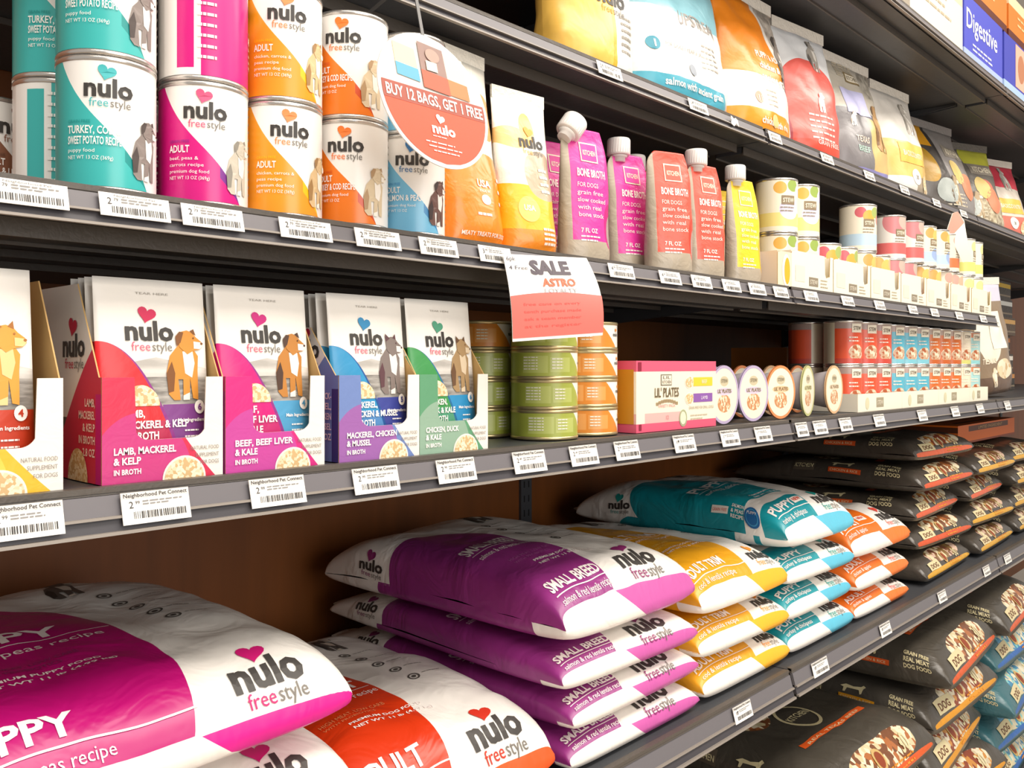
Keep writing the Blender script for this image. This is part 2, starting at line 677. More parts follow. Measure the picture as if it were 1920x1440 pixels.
price_tags(.730, S0, .029, [
    (.962, .054, '21.99', 'under the cream and yellow bag'), (1.188, .054, '24.99', 'under the white and teal bag'), (1.441, .046, '24.99', 'under the orange and white bag'),
    (1.656, .054, '26.99', 'under the red and white bag'), (1.865, .054, '29.99', 'under the lilac labelled bag'), (2.07, .054, '29.99', 'under the cream and grey bag'),
    (2.288, .054, '29.99', 'left of the black and yellow bag'), (2.501, .054, '29.99', 'under the black and yellow bag')], False, 'upper bag shelf')
price_tags(.682, S3, .044, [
    (1.236, .054, '18.99', 'under the yellow kibble bags'), (1.514, .062, '18.99', 'just right of the lower rail joint, under the teal bags'), (1.821, .054, '18.99', 'under the orange kibble bags'),
    (2.17, .054, '32.99', 'under the nearest dark kibble bags'), (2.521, .054, '32.99', 'under the farther dark kibble bags'), (2.72, .06, '34.99', 'at the right edge on the far lower rail')], True, 'lower shelf')
# torn tag remnant stuck on the upper bag shelf rail
mb = MB()
mb.poly(lambda u, v, off: (u, -.003 * abs(math.sin(u * 300)) - off, v), [(-.014, -.013), (-.004, -.016), (.003, -.010), (.013, -.014), (.011, -.003), (.002, -.001), (-.006, -.004), (-.013, .0)], mat('tag_paper', '#f4f1ec'), 0)
mb.poly(lambda u, v, off: (u, .0009 - .003 * abs(math.sin(u * 300)), v), [(-.014, -.013), (-.013, .0), (-.006, -.004), (.002, -.001), (.011, -.003), (.013, -.014), (.003, -.010), (-.004, -.016)], mat('tag_paper', '#f4f1ec'), 0)
o = mb.build('torn_tag')
o.location = (1.3, .7225, Z(S0) - .006)
tag(o, 'crumpled white remnant of a price tag under the orange and white bag', 'price tag')


# ================================================================== CANS ON THE UPPER CAN SHELF
def cyl(r, h):
    return lambda u, v, off=0: ((r + off) * math.sin(u / r), -(r + off) * math.cos(u / r), v)


def can_parts(root, r, h, sleeve_mat, deco=None, seg=40, rim=TIN):
    mb = MB()
    S = cyl(r, h)
    us = [(-math.pi + 2 * math.pi * i / seg) * r for i in range(seg + 1)]
    mb.grid(S, us, [.004, h - .004], sleeve_mat)
    if deco:
        deco(mb, S)
    mb.build('label_sleeve', root)
    mb = MB()
    mb.lathe([(r * .985, h - .0045), (r * 1.012, h - .004), (r * 1.02, h - .0015), (r * 1.005, h), (r * .95, h), (r * .94, h - .004), (r * .9, h - .0045), (0.0005, h - .0042)], rim, seg)
    mb.build('lid', root)
    mb = MB()
    mb.lathe([(r * .9, .0), (r * 1.01, 0), (r * 1.018, .0025), (r * .99, .0045)], rim, seg)
    mb.build('base_rim', root)


def can_swoosh(r, h, hi=1.0, lo=-2.2):
    def f(u, v):
        t = u * (1 / r)
        b = .46 - .36 * t - .14 * (t * t * t)
        return ((v * (1 / h)) < b) & (t > lo) & (t < hi)
    return f


def make_can(key, c1, c2, hcol, title, sub, pal):
    r, h = .0372, .1045
    bm = mat('can_' + key, '#f6f3ee', .32, [(can_swoosh(r, h), c1),
                                           (lambda u, v: can_swoosh(r, h)(u, v) & ((v * (1 / h)) > ((u * (-.36 / r)) + .36)) & (u > .35 * r), c2),
                                           (box_mask(-2.75 * r, -2.35 * r, .01, .095), c1)], coat=.3)

    def build():
        root = empty('food_can')

        def deco(mb, S):
            mb.logo(S, -.46 * r, .073, .036, hcol)
            wt = ink('#fbf8f3')
            y = .044
            for i, t in enumerate(title):
                mb.text(S, t, -.80 * r, y - .0082 * i, .0062, wt, width=min(.0036 * len(t), .04), bold=.02)
            y -= .0082 * len(title) - .002
            for i, t in enumerate(sub):
                mb.text(S, t, -.80 * r, y - .0055 * i, .003, wt, width=min(.0021 * len(t), .034))
            mb.text(S, 'GRAIN FREE', -.80 * r, .052, .0026, ink(c2), width=.018)
            mb.dog(S, .84 * r, .012, .05, pal)
            for k in range(9):            # ingredient panel round the back
                mb.lines(S, -1.95 * r - .012, .09 - k * .009, .024, 1, .01, .0025, wt)
            for k in range(12):
                mb.lines(S, 1.6 * r, .094 - k * .007, .03, 1, .01, .002, ink('#8a857f'))
        can_parts(root, r, h, bm, deco)
        return root
    return build


CANS = {
    'teal': make_can('teal', '#38b3b0', '#0f8f8c', '#3fb2b6', ['TURKEY, COD &', 'SWEET POTATO RECIPE'], ['puppy food', 'NET WT 13 OZ (369g)'], ('#8a7f7a', '#f3efe9', '#4a3f3c')),
    'pink': make_can('pink', '#d5067f', '#7a2a8c', '#d8547f', ['ADULT'], ['beef, peas &', 'carrots recipe', 'premium dog food', 'NET WT 13 OZ (369g)'], ('#c8c0b0', '#f2eee4', '#8f8a80')),
    'amber': make_can('amber', '#f59a1c', '#f6bf14', '#ee8a4a', ['ADULT'], ['chicken, carrots &', 'peas recipe', 'premium dog food', 'NET WT 13 OZ (369g)'], ('#d9b98a', '#f5efe2', '#a07a4c')),
    'orange': make_can('orange', '#ee7a12', '#d24a1a', '#ee7a2a', ['ADULT', 'TURKEY & COD RECIPE'], ['premium dog food', 'NET WT 13 OZ'], ('#d8c5a4', '#f7f1e6', '#b0906a')),
    'blue': make_can('blue', '#76bfe3', '#3c8cc4', '#2f6fa8', ['ADULT', 'SALMON & PEAS'], ['premium dog food', 'NET WT 13 OZ'], ('#6a4a42', '#e8e0da', '#3a2a28')),
    'cocoa': make_can('cocoa', '#8a5a42', '#5a3a2c', '#8a5a42', ['ADULT', 'LAMB & LENTILS'], ['premium dog food'], ('#5c4034', '#e8ddd0', '#2c201c')),
}


def can_at(key, x, y, tier, label, yaw=0, group='tall food cans on the upper can shelf'):
    put('can_' + key, CANS[key], (x, y, Z(S1) + .0002 + tier * .1053), label, 'can', group, rz=math.radians(yaw))


for key, x, nm in (('teal', .297, 'teal'), ('pink', .3805, 'magenta'), ('amber', .459, 'yellow-orange'), ('orange', .5385, 'deep orange'), ('blue', .6165, 'light blue')):
    a = {'teal': -22, 'pink': -27, 'amber': -22, 'orange': -46, 'blue': -38}[key]
    can_at(key, x, .7285, 0, nm + ' and white food can, lower one at the front of its column', a)
    can_at(key, x, .7285, 1, nm + ' and white food can, upper one at the front of its column', {'pink': 95}.get(key, a - 4))
can_at('teal', .292, .812, 0, 'teal food can with its back panel showing, behind the front teal can', 95)
can_at('teal', .292, .812, 1, 'teal food can stacked at the back left, behind the front teal can', -14)
can_at('cocoa', .262, .905, 0, 'white food can with a brown dog at the far left edge', 22)
for key, x, nm in (('pink', .3805, 'magenta'), ('amber', .459, 'yellow-orange'), ('orange', .5385, 'deep orange'), ('blue', .6165, 'light blue')):
    can_at(key, x, .808, 0, nm + ' and white food can in the second row, mostly hidden', 5)
can_at('blue', .6165, .808, 1, 'light blue food can, upper one in the second row behind the round sign', 5)


# ================================================================== SHEETS: standing bags and pouches
def sheet(H, left, right, depth, seed=0, amp=.0, lean=0.0):
    """two-sided cushion standing on its base; S(x, z, off) is the front face"""
    def half(x, z, sgn, off=0):
        l, r = left(z), right(z)
        xi = max(-1, min(1, (2 * x - l - r) / (r - l)))
        d = depth(z) * (1 - abs(xi) ** 2.6) ** (1 / 2.2)
        n = amp * noise.noise((x * 28 + seed, z * 22, seed * 3.1)) * min(1, d / .01) if amp else 0
        return (x, sgn * (d + n + off) + lean * z, z)
    return half


def sheet_mesh(mb, H, left, right, depth, ma, seed=0, amp=.0, lean=0.0, nx=24, nz=30, zs=None):
    half = sheet(H, left, right, depth, seed, amp, lean)
    xs = [math.sin(math.pi / 2 * (-1 + 2 * i / nx)) for i in range(nx + 1)]
    zs = zs or rng(0, H, nz)

    def at(sgn):
        return lambda a, z: half((left(z) + right(z)) / 2 + a * (right(z) - left(z)) / 2, z, sgn)
    uvf = lambda a, z: ((left(z) + right(z)) / 2 + a * (right(z) - left(z)) / 2, z)
    n0 = mb.grid(at(-1), xs, zs, ma, uvf)
    n1 = mb.grid(at(1), xs, zs, ma, uvf, flip=True)
    k = len(xs)
    for i in range(k - 1):
        mb.face([n0 + i, n1 + i, n1 + i + 1, n0 + i + 1], ma)
        t = (len(zs) - 1) * k
        mb.face([n0 + t + i, n0 + t + i + 1, n1 + t + i + 1, n1 + t + i], ma)
    return lambda x, z, off=0: half(x, z, -1, off)


def bag_depth(D, H, top=.004, p=1.6, base=.75):
    def d(z):
        t = z / H
        if t < .08:
            return D / 2 * (base + (1 - base) * t / .08)
        t = (t - .08) / .92
        return max(D / 2 * (1 - t ** p), top)
    return d


# ---- two stand-up treat bags behind the round sign
def treat_bag(key, W, H, D, ma, deco, lean=0.0):
    def build():
        root = empty('treat_bag')
        mb = MB()
        l = lambda z: -W / 2 * (1 - .03 * math.sin(z / H * 3))
        r = lambda z: W / 2 * (1 - .03 * math.sin(z / H * 3))
        S = sheet_mesh(mb, H, l, r, bag_depth(D, H), ma, seed=len(key), amp=.004, lean=lean)
        deco(mb, S)
        mb.build('bag_body', root)
        mb = MB()
        yt = lean * H
        mb.box(-W / 2 * .98, W / 2 * .98, yt - .0018, yt + .0018, H + .0002, H + .016, mat('seal_' + key, '#e9e4d8', .4, bump=(150, .3)))
        mb.build('top_seal', root)
        return root
    return build


m_or = mat('treat_orange', '#f2eee2', .3, [(box_mask(-1, 1, 0, .092), '#ef8416'), (sup(.0, .092, .062, .02, 2), '#ef8416'), (sup(.03, .16, .025, .03), '#d99a5c'), (sup(-.03, .215, .03, .012), '#c9d8b4')], bump=(30, .25), coat=.35)
m_ye = mat('treat_yellow', '#f4efe4', .3, [(box_mask(-1, 1, 0, .085), '#f4b81e'), (box_mask(-1, 1, 0, .03), '#f08c1e'), (sup(.02, .1, .032, .032), '#b9a68c'), (sup(-.02, .145, .03, .014), '#e8c07a'), (sup(.005, .16, .012, .02), '#e7b45e')], bump=(30, .25), coat=.35)


def deco_or(mb, S):
    wt = ink('#fdf6ea')
    mb.text(S, 'USA', .004, .070, .0085, wt, align='C', width=.022, bold=.03)
    mb.disc(S, .004, .055, .007, .006, wt)
    mb.text(S, 'MADE IN', .004, .064, .003, wt, align='C')
    mb.lines(S, -.012, .036, .034, 1, .01, .003, wt)
    mb.text(S, 'MEATY TREATS FOR DOGS', 0, .012, .0048, wt, align='C', width=.07, bold=.02)
    mb.logo(S, -.03, .165, .045, '#ef8416')
    for k in range(3):
        mb.lines(S, .03, .08 - k * .014, .02, 1, .01, .004, wt)


def deco_ye(mb, S):
    wt = ink('#fdf6ea')
    mb.disc(S, -.012, .055, .016, .016, ink('#f7d673'), .0005)
    mb.text(S, 'USA', -.012, .053, .007, wt, align='C', bold=.03, off=.001)
    mb.logo(S, -.012, .135, .04, '#e9a13a')
    for k in range(4):
        mb.lines(S, .012, .105 - k * .009, .024, 1, .01, .0035, wt)
        mb.lines(S, .005, .03 - k * .006, .03, 1, .01, .003, wt)


put('bag_or', treat_bag('or', .102, .222, .062, m_or, deco_or, .09), (.709, .735, Z(S1)), 'orange and white stand-up treat bag right under the round sign', 'treat bag', 'stand-up treat bags', rz=math.radians(4))
put('bag_ye', treat_bag('ye', .088, .192, .056, m_ye, deco_ye, .08), (.806, .733, Z(S1)), 'yellow and white stand-up treat bag beside the orange one', 'treat bag', 'stand-up treat bags', rz=math.radians(-6))
put('bag_or', None, (.778, .845, Z(S1)), 'white and orange treat bag behind the front two, only its top showing', 'treat bag', 'stand-up treat bags', rz=math.radians(-8))


# ---- spouted broth pouches
def broth_pouch(key, col, shade, cap='corner'):
    W, H, D = .078, .176, .042
    sand = '#b3a692'

    def l(z):
        t = max(0, (z - (H - .022)) / .022)
        return -W / 2 + W * .16 * t ** 2.2

    def r(z):
        t = max(0, (z - (H - .05)) / .05)
        return W / 2 - W * .16 * t ** 2
    ma = mat('broth_' + key, sand, .35, [(lambda u, v: (v > .028) & (u > -.030), col), (sup(.033, .05, .012, .03, 2), shade), (sup(.036, .042, .010, .022, 2), '#a89a94')], bump=(35, .25), coat=.3)

    def build():
        root = empty('broth_pouch')
        mb = MB()
        S = sheet_mesh(mb, H, l, r, bag_depth(D, H, .003, 1.9, .9), ma, seed=len(key) * 3, amp=.004, zs=[H * t for t in (0, .03, .08, .15, .22, .3, .38, .46, .54, .62, .7, .76, .82, .87, .91, .94, .97, .99, 1)])
        wt = ink('#fbf1e8')
        bx = ink('#8d7a55')
        mb.rect(S, -.014, .016, .132, .158, ink('#f3e9cf'), .0008, 3)
        mb.rect(S, -.012, .014, .134, .156, ink(col), .0012, 3)
        mb.text(S, 'KITCHEN', .001, .141, .007, ink('#f3e9cf'), align='C', width=.022, off=.0016, bold=.02)
        mb.text(S, 'BONE BROTH', .002, .112, .0105, wt, align='C', width=.048, bold=.03)
        for i, t in enumerate(('FOR DOGS', 'grain free', 'slow cooked', 'with real', 'bone stock')):
            mb.text(S, t, -.022, .098 - i * .0098, .0062, wt, width=.0042 * len(t))
        mb.text(S, '7 FL OZ', -.02, .038, .006, wt, width=.026, bold=.02)
        mb.lines(S, -.02, .032, .034, 2, .005, .002, wt)
        mb.build('pouch_body', root)
        if cap:
            a = math.radians(0 if cap == 'corner' else 38)
            from mathutils import Matrix
            R = Matrix.Rotation(a, 3, 'Y')
            c = Vector((-W / 2 + .022, 0, H - .006)) if cap == 'corner' else Vector((-W / 2 + .006, -.004, H - .012))
            mb = MB()
            mb.lathe([(.0095, -.006), (.0095, .001), (.0125, .0012), (.0125, .0035)], CAPW, 20, c, R)
            mb.build('spout', root)
            mb = MB()
            mb.lathe([(.0155, .0037), (.0170, .0045), (.0170, .0255), (.0158, .0277), (.001, .0284)], CAPW, 28, c, R)
            for i in range(28):
                t = 2 * math.pi * i / 28
                p = [R @ Vector((.0172 * math.cos(t + d), .0172 * math.sin(t + d), z)) + c for d, z in ((-.05, .006), (.05, .006), (.05, .0245), (-.05, .0245))]
                n = mb.add(p)
                mb.face([n, n + 1, n + 2, n + 3], CAPW)
            mb.build('screw_cap', root)
        return root
    return build


G = 'spouted broth pouches'
put('bp_pink_t', broth_pouch('pink', '#e0369c', '#c2187c', 'tilt'), (.914, .728, Z(S1)), 'pink broth pouch with a tilted white cap, left of the gap', 'broth pouch', G, rz=math.radians(-12))
put('bp_pink_n', broth_pouch('pink', '#e0369c', '#c2187c', None), (.935, .800, Z(S1)), 'pink broth pouch behind the one with the tilted cap', 'broth pouch', G, rz=math.radians(-10))
put('bp_plum', broth_pouch('plum', '#a81d5a', '#7c1230', None), (.886, .862, Z(S1)), 'dark red and plum broth pouch in the shade beside the yellow bag', 'broth pouch', G, rz=math.radians(28))
put('bp_plum', None, (.896, .935, Z(S1)), 'dark red broth pouch at the back, beside the tilted white cap', 'broth pouch', G, rz=math.radians(20))
put('bp_pink', broth_pouch('pink', '#e0369c', '#c2187c'), (1.068, .768, Z(S1)), 'pink broth pouch with an upright white cap', 'broth pouch', G, rz=math.radians(-14))
put('bp_pink', None, (1.07, .845, Z(S1)), 'pink broth pouch with a cap in the second row behind the upright capped one', 'broth pouch', G, rz=math.radians(-12))
put('bp_red_n', broth_pouch('red', '#ee5a48', '#d8402e', None), (1.094, .714, Z(S1)), 'coral red bone broth pouch without a cap, facing out', 'broth pouch', G, rz=math.radians(-20))
put('bp_red', broth_pouch('red', '#ee5a48', '#d8402e'), (1.205, .722, Z(S1)), 'coral red broth pouch with a white cap, right of the capless one', 'broth pouch', G, rz=math.radians(-12))
put('bp_red', None, (1.170, .812, Z(S1)), 'coral red broth pouch in the second row between the two front red ones', 'broth pouch', G, rz=math.radians(-12))
put('bp_yel_n', broth_pouch('yellow', '#f3cf2e', '#e3b416', None), (1.400, .802, Z(S1)), 'yellow broth pouch without a cap beside the red ones', 'broth pouch', G, rz=math.radians(-14))
put('bp_yel', broth_pouch('yellow', '#f3cf2e', '#e3b416'), (1.343, .732, Z(S1)), 'yellow broth pouch with a white cap beside the cream cans', 'broth pouch', G, rz=math.radians(-10))


# ---- cream cans and cut-out cartons to the right of the broth pouches
def cream_can(key, body, band, spots, lidc=TIN):
    r, h = .0366, .0975
    layers = [(box_mask(-1, 1, .012, .036), band)]
    for i, (a, z, rad, c) in enumerate(spots):
        layers.append((sup(a * r, z, rad, rad * .9), c))
    ma = mat('stew_' + key, body, .4, layers, coat=.2)

    def build():
        root = empty('stew_can')

        def deco(mb, S):
            mb.rect(S, -.016, .010, .05, .066, ink('#8f7d62'), .0006, 4)
            mb.text(S, 'STEW', -.003, .054, .008, ink('#f4ead4'), align='C', width=.022, off=.001, bold=.02)
            mb.lines(S, -.018, .044, .034, 2, .006, .0022, ink('#9a8f7c'))
        can_parts(root, r, h, ma, deco, 30, lidc)
        return root
    return build


CC = {
    'pale': cream_can('pale', '#f3ecd6', '#f0e08e', [(-.5, .08, .012, '#e6b04e'), (.2, .084, .012, '#9ab256'), (.7, .076, .012, '#d9d2ee'), (0, .042, .02, '#dcd6ee')]),
    'tomato': cream_can('tomato', '#f1e8d4', '#bfd9ec', [(-.6, .08, .012, '#d4626c'), (-.1, .072, .014, '#e3b04c'), (.4, .08, .013, '#a8b866'), (.75, .066, .012, '#e29a8e')]),
    'coral': cream_can('coral', '#e9e4dc', '#dd6a68', [(-.4, .082, .03, '#d9868a'), (.3, .084, .02, '#c9b5a8')]),
    'peach': cream_can('peach', '#f3e9d3', '#bcd3ee', [(-.4, .08, .014, '#e2a85a'), (.2, .074, .016, '#d9c36c'), (.7, .08, .014, '#e7b98a'), (.1, .03, .016, '#9db4dd')]),
    'rust': cream_can('rust', '#ece0cc', '#dd7a4a', [(-.3, .08, .014, '#e0a89a'), (.4, .076, .016, '#d9b69a')]),
    'lime': cream_can('lime', '#f4eed6', '#dfe07c', [(-.2, .076, .016, '#e9e29a'), (.5, .08, .014, '#d9dd88'), (.1, .05, .012, '#e8b9a0')]),
}


def cream_at(key, x, y, tier, label, yaw=0):
    put('cc_' + key, CC[key], (x, y, Z(S1) + .002 + tier * .0982), label, 'can', 'cream stew cans on the upper can shelf', rz=math.radians(yaw - 25))


cream_at('pale', 1.488, .742, 0, 'cream can with a yellow band, lower one just right of the yellow pouch')
cream_at('pale', 1.488, .742, 1, 'cream can with a yellow band, upper one just right of the yellow pouch')
cream_at('pale', 1.567, .737, 0, 'cream can with a yellow band, lower one in the first cut-out carton')
cream_at('pale', 1.567, .737, 1, 'cream can with a yellow band, upper one above the first cut-out carton')
XC = [1.660, 1.739, 1.834, 1.914, 2.001, 2.077, 2.163, 2.243, 2.333, 2.411, 2.503, 2.583]
KC = ['tomato', 'tomato', 'peach', 'peach', 'coral', 'coral', 'peach', 'peach', 'rust', 'rust', 'lime', 'lime']
PC = ['second', 'second', 'third', 'third', 'fourth', 'fourth', 'fifth', 'fifth', 'sixth', 'sixth', 'last', 'last']
for i, (x, k, p) in enumerate(zip(XC, KC, PC)):
    cream_at(k, x, .735, 0, 'cream stew can sitting in the %s cut-out carton, %s of its two' % (p, 'left' if i % 2 == 0 else 'right'), 10 * (i % 3))
cream_at('tomato', 1.690, .835, 0.0 + 1, 'cream can with an orange picture, set back left of the big vegetable can', 40)
for i, (x, k, nm) in enumerate(((1.838, 'tomato', 'cream vegetable can with a pale blue band, first of the top tier'), (2.018, 'coral', 'white and coral can, second of the top tier'),
                                (2.122, 'coral', 'white and coral can, third of the top tier'), (2.222, 'peach', 'cream can with a blue band, fourth of the top tier'),
                                (2.305, 'peach', 'cream can with a blue band, fifth of the top tier'), (2.395, 'rust', 'cream and rust can, left of the small hanging flag'),
                                (2.515, 'lime', 'cream and lime can, right of the small hanging flag'), (2.597, 'lime', 'cream and lime can at the right end of the top tier'))):
    cream_at(k, x, .735 + .004 * (i % 2), 1, nm, 6 * i)


def cutout_carton(W, H, D, notch, face=CREAM, egg=False):
    def build():
        root = empty('cutout_carton')
        t = .0012
        mb = MB()
        # front with a finger notch near its right end
        pr = [(-W / 2, 0), (W / 2, 0), (W / 2, H), (W / 2 - .012, H)]
        if notch:
            pr += [(W / 2 - .014, H * .45), (W / 2 - .03, H * .40), (W / 2 - .034, H * .5), (W / 2 - .036, H)]
        pr += [(-W / 2 + .012, H), (-W / 2, H * .96)]
        Sf = flat(0)
        Sb = lambda u, v, off=0: (u, t, v)
        mb.poly(Sf, pr, face, 0)
        mb.poly(Sb, pr[::-1], KRAFT, 0)
        n = mb.add([Sf(a, b, 0) for a, b in pr] + [Sb(a, b, 0) for a, b in pr])
        k = len(pr)
        for i in range(k):
            j = (i + 1) % k
            mb.face([n + j, n + i, n + k + i, n + k + j], KRAFT)
        if egg:
            mb.disc(Sf, .005, H * .48, W * .30, H * .46, ink('#f7efe2'), .0004)
            mb.disc(Sf, .008, H * .46, W * .2, H * .38, ink('#eeb02a'), .0007)
        else:
            mb.rect(Sf, -W * .1, W * .12, H * .12, H * .36, ink('#8d816e'), .0004)
            mb.text(Sf, 'STEW', W * .01, H * .18, H * .12, ink('#f1e9d6'), align='C', width=W * .18, off=.0007)
            mb.rect(Sf, -W * .42, -W * .2, H * .2, H * .62, ink('#dfe2cc'), .0004)
            mb.lines(Sf, W * .18, H * .3, W * .2, 3, H * .09, H * .03, ink('#b3a88f'))
        mb.build('front_panel', root)
        for x in (-W / 2, W / 2 - t):
            mb = MB()
            mb.box(x, x + t, t, D, .0, H, face)
            mb.build('side_panel', root)
        mb = MB(); mb.box(-W / 2 + t, W / 2 - t, D - t, D, 0, H, face); mb.build('back_panel', root)
        mb = MB(); mb.box(-W / 2 + t, W / 2 - t, t, D - t, 0, .0012, KRAFT); mb.build('bottom_panel', root)
        return root
    return build


put('carton_egg', cutout_carton(.052, .060, .06, False, mat('blush_card', '#ecd7bd', .6), True), (1.413, .6895, Z(S1)), 'small blush carton with an egg picture at the rail joint', 'carton', rz=0)
for i, (a, b, nm) in enumerate(((1.44, 1.609, 'first'), (1.612, 1.788, 'second'), (1.792, 1.957, 'third'), (1.960, 2.1175, 'fourth'), (2.12, 2.288, 'fifth'), (2.293, 2.452, 'sixth'), (2.458, 2.63, 'last'))):
    put('cc%d' % i, cutout_carton(b - a, .066, .17, True), ((a + b) / 2, .690, Z(S1)), 'low cream cut-out carton of stew cans, %s from the rail joint' % nm, 'carton', 'low cream cartons on the upper can shelf')


# ================================================================== SIGNS
def disc_sign():
    root = empty('round_sign')
    R = .0685
    mb = MB()
    S = flat(0)
    n = 64
    white = mat('sign_white', '#f4efe8', .35)
    rust = mat('sign_orange', '#dc4519', .45)
    brown = mat('sign_brown', '#9c4029', .45)
    ring = [(R * math.cos(2 * math.pi * i / n), R * math.sin(2 * math.pi * i / n)) for i in range(n)]
    a = mb.add([(x, 0, z) for x, z in ring] + [(x, .0012, z) for x, z in ring])
    mb.face(list(range(a, a + n)), white)
    mb.face(list(range(a + n, a + 2 * n))[::-1], white)
    for i in range(n):
        j = (i + 1) % n
        mb.face([a + j, a + i, a + n + i, a + n + j], white)

    def chord(r, z0, z1):        # part of a disc between two heights
        k = 28
        L = [(-math.sqrt(max(0, r * r - z * z)), z) for z in rng(z0, z1, k)]
        return L + [(-x, z) for x, z in L[::-1]]
    r2 = R * .945
    P = chord(r2, -r2, .008)
    mb.poly(S, P[::-1], rust, .0004)
    P = chord(r2, -.0095, .008)
    mb.poly(S, P[::-1], brown, .0006)
    wt = ink('#fbf4ee')
    mb.text(S, 'BUY 12 BAGS, GET 1 FREE', 0, -.0065, .0115, wt, width=.123, align='C', off=.001, bold=.02)
    mb.text(S, 'nulo', .003, -.0345, .0105, wt, width=.030, align='C', off=.001, bold=.04)
    mb.heart(S, .001, -.019, .0055, wt, 0, .001)
    mb.lines(S, -.012, -.0385, .028, 1, .01, .0009, wt, .001)
    for i, wd in enumerate((.052, .046, .036)):
        mb.lines(S, -wd / 2 + .004, -.0455 - i * .0042, wd, 1, .01, .0012, wt, .001)
    # the three little bags pictured over the band
    def mini(x, z, wd, hh, body, low, k):
        pts = [(x - wd / 2, z), (x + wd / 2, z - .002), (x + wd * .44, z + hh), (x - wd * .5, z + hh + .002)]
        mb.poly(S, pts, ink(body), .0006 + k)
        mb.poly(S, [(x - wd / 2, z), (x + wd / 2, z - .002), (x + wd * .48, z + hh * .35), (x - wd * .5, z + hh * .4)], ink(low), .0009 + k)
    mini(-.030, .017, .028, .032, '#e9d9a6', '#4f9fc4', 0)
    mini(.030, .011, .034, .042, '#d8cdb8', '#e8743a', .0002)
    mini(.004, .011, .034, .046, '#8d6f66', '#d9502e', .0006)
    mb.rect(S, -.006, .008, .030, .040, ink('#efe3c6'), .0020)
    mb.disc(S, .004, .047, .009, .007, ink('#a98a7c'), .0020)
    mb.build('sign_face', root)
    mb = MB()
    mb.prism_x([(.0014, .02), (.0024, .02), (.0024, .133), (.09, .133), (.09, .134), (.0014, .134)], -.002, .002, mat('clear_strip', '#4c4a49', .3))
    mb.build('hanger_strip', root)
    return root


put('disc', disc_sign, (.563, .628, Z(.252)), 'round white and orange sign reading BUY 12 BAGS, GET 1 FREE', 'sign', rx=math.radians(-14))

# SALE card hanging off the can shelf, its lower edge swinging out and curling
mb = MB()
TLc, TRc, BLc, BRc = Vector((.697, .668, Z(.1225))), Vector((.844, .668, Z(.131))), Vector((.696, .652, Z(.026))), Vector((.829, .632, Z(.036)))


def Ssale(u, v, off=0):           # u across 0..1, v down 0..1
    p = (TLc * (1 - u) + TRc * u) * (1 - v) + (BLc * (1 - u) + BRc * u) * v
    return tuple(p + Vector((0, -off - .010 * math.sin(math.pi * v) * (.4 + .6 * u), 0)))


def Sud(u, v, off=0): return Ssale(u, 1 - v, off)


mb.grid(Ssale, rng(0, 1, 12), rng(0, 1, 14), mat('sale_paper', '#f6f3ee', .45), flip=True)
mb.grid(lambda u, v: Ssale(u, v, -.0006), rng(0, 1, 12), rng(0, 1, 14), mat('sale_paper', '#f6f3ee', .45))
mb.grid(lambda u, v: Sud(u, v * (.505 + .045 * math.sin(u * 3.1 + .2)) + (1 - v) * .035, .0005), rng(.0, 1, 16), rng(0, 1, 14), mat('sale_red', '#ee6a60', .45))


def stext(t, u, v, hv, wu, ma, bold=.0, off=.0009):
    vs, fs, wd = text_geo(t, bold)
    n = mb.add([Sud(u + (a / wd) * wu, v + b * hv, off) for a, b in vs])
    for f in fs:
        p = [vs[i] for i in f]
        if (p[1][0] - p[0][0]) * (p[2][1] - p[0][1]) - (p[1][1] - p[0][1]) * (p[2][0] - p[0][0]) < 0:
            f = f[::-1]
        mb.face([n + i for i in f], ma)


stext('SALE', .26, .775, .165, .45, ink('#3f3240'), .05)
stext('ASTRO', .36, .625, .095, .37, ink('#d8603a'), .04)
stext('LOYALTY', .36, .545, .055, .37, ink('#a9a5a8'), .02)
stext('6pk', .02, .925, .055, .10, ink('#3e3a48'), .0)
stext('4 Free', .03, .82, .05, .2, ink('#3e3a48'), .0)
for i, t in enumerate(('free cans on every', 'tenth purchase made', 'ask a team member', 'at the register')):
    stext(t, .12, .40 - i * .085, .035, .62, ink('#dd5a52'))
o = mb.build('sale_sign')
tag(o, 'white and red SALE card hanging from the can shelf above the green tins', 'sign')

# small flag card clipped to the upper rail, turned sideways to the aisle
mb = MB()
Sf = lambda u, v, off=0: (u * .55 + .012 * math.sin(v * 20), -u * .8 - off, v)
mb.poly(Sf, [(0, 0), (-.01, -.04), (.028, -.125), (.05, -.12), (.03, -.02), (.012, .004)], mat('flag_white', '#f2ecdf', .5), 0)
mb.poly(lambda u, v, off=0: tuple(Vector(Sf(u, v)) + Vector((-.0006, .0006, 0))), [(0, 0), (.012, .004), (.03, -.02), (.05, -.12), (.028, -.125), (-.01, -.04)], mat('flag_white', '#f2ecdf', .5), 0)
mb.poly(Sf, [(0, 0), (-.01, -.04), (.0, -.06), (.03, -.025), (.012, .004)], mat('flag_coral', '#e79a86', .5), .0005)
o = mb.build('flag_sign')
o.location = (2.385, .714, Z(.385))
tag(o, 'small white and coral flag card hanging sideways from the upper rail', 'sign')


# ================================================================== MIDDLE SHELF: pouch cartons
def swoosh_pouch(W, H, k=1.2):
    def f(u, v):
        a = (u + W / 2) * (1 / W)
        return (v * (1 / H)) < (.68 - k * ((a.op('MAXIMUM', 0.0)) ** 2.1))
    return f


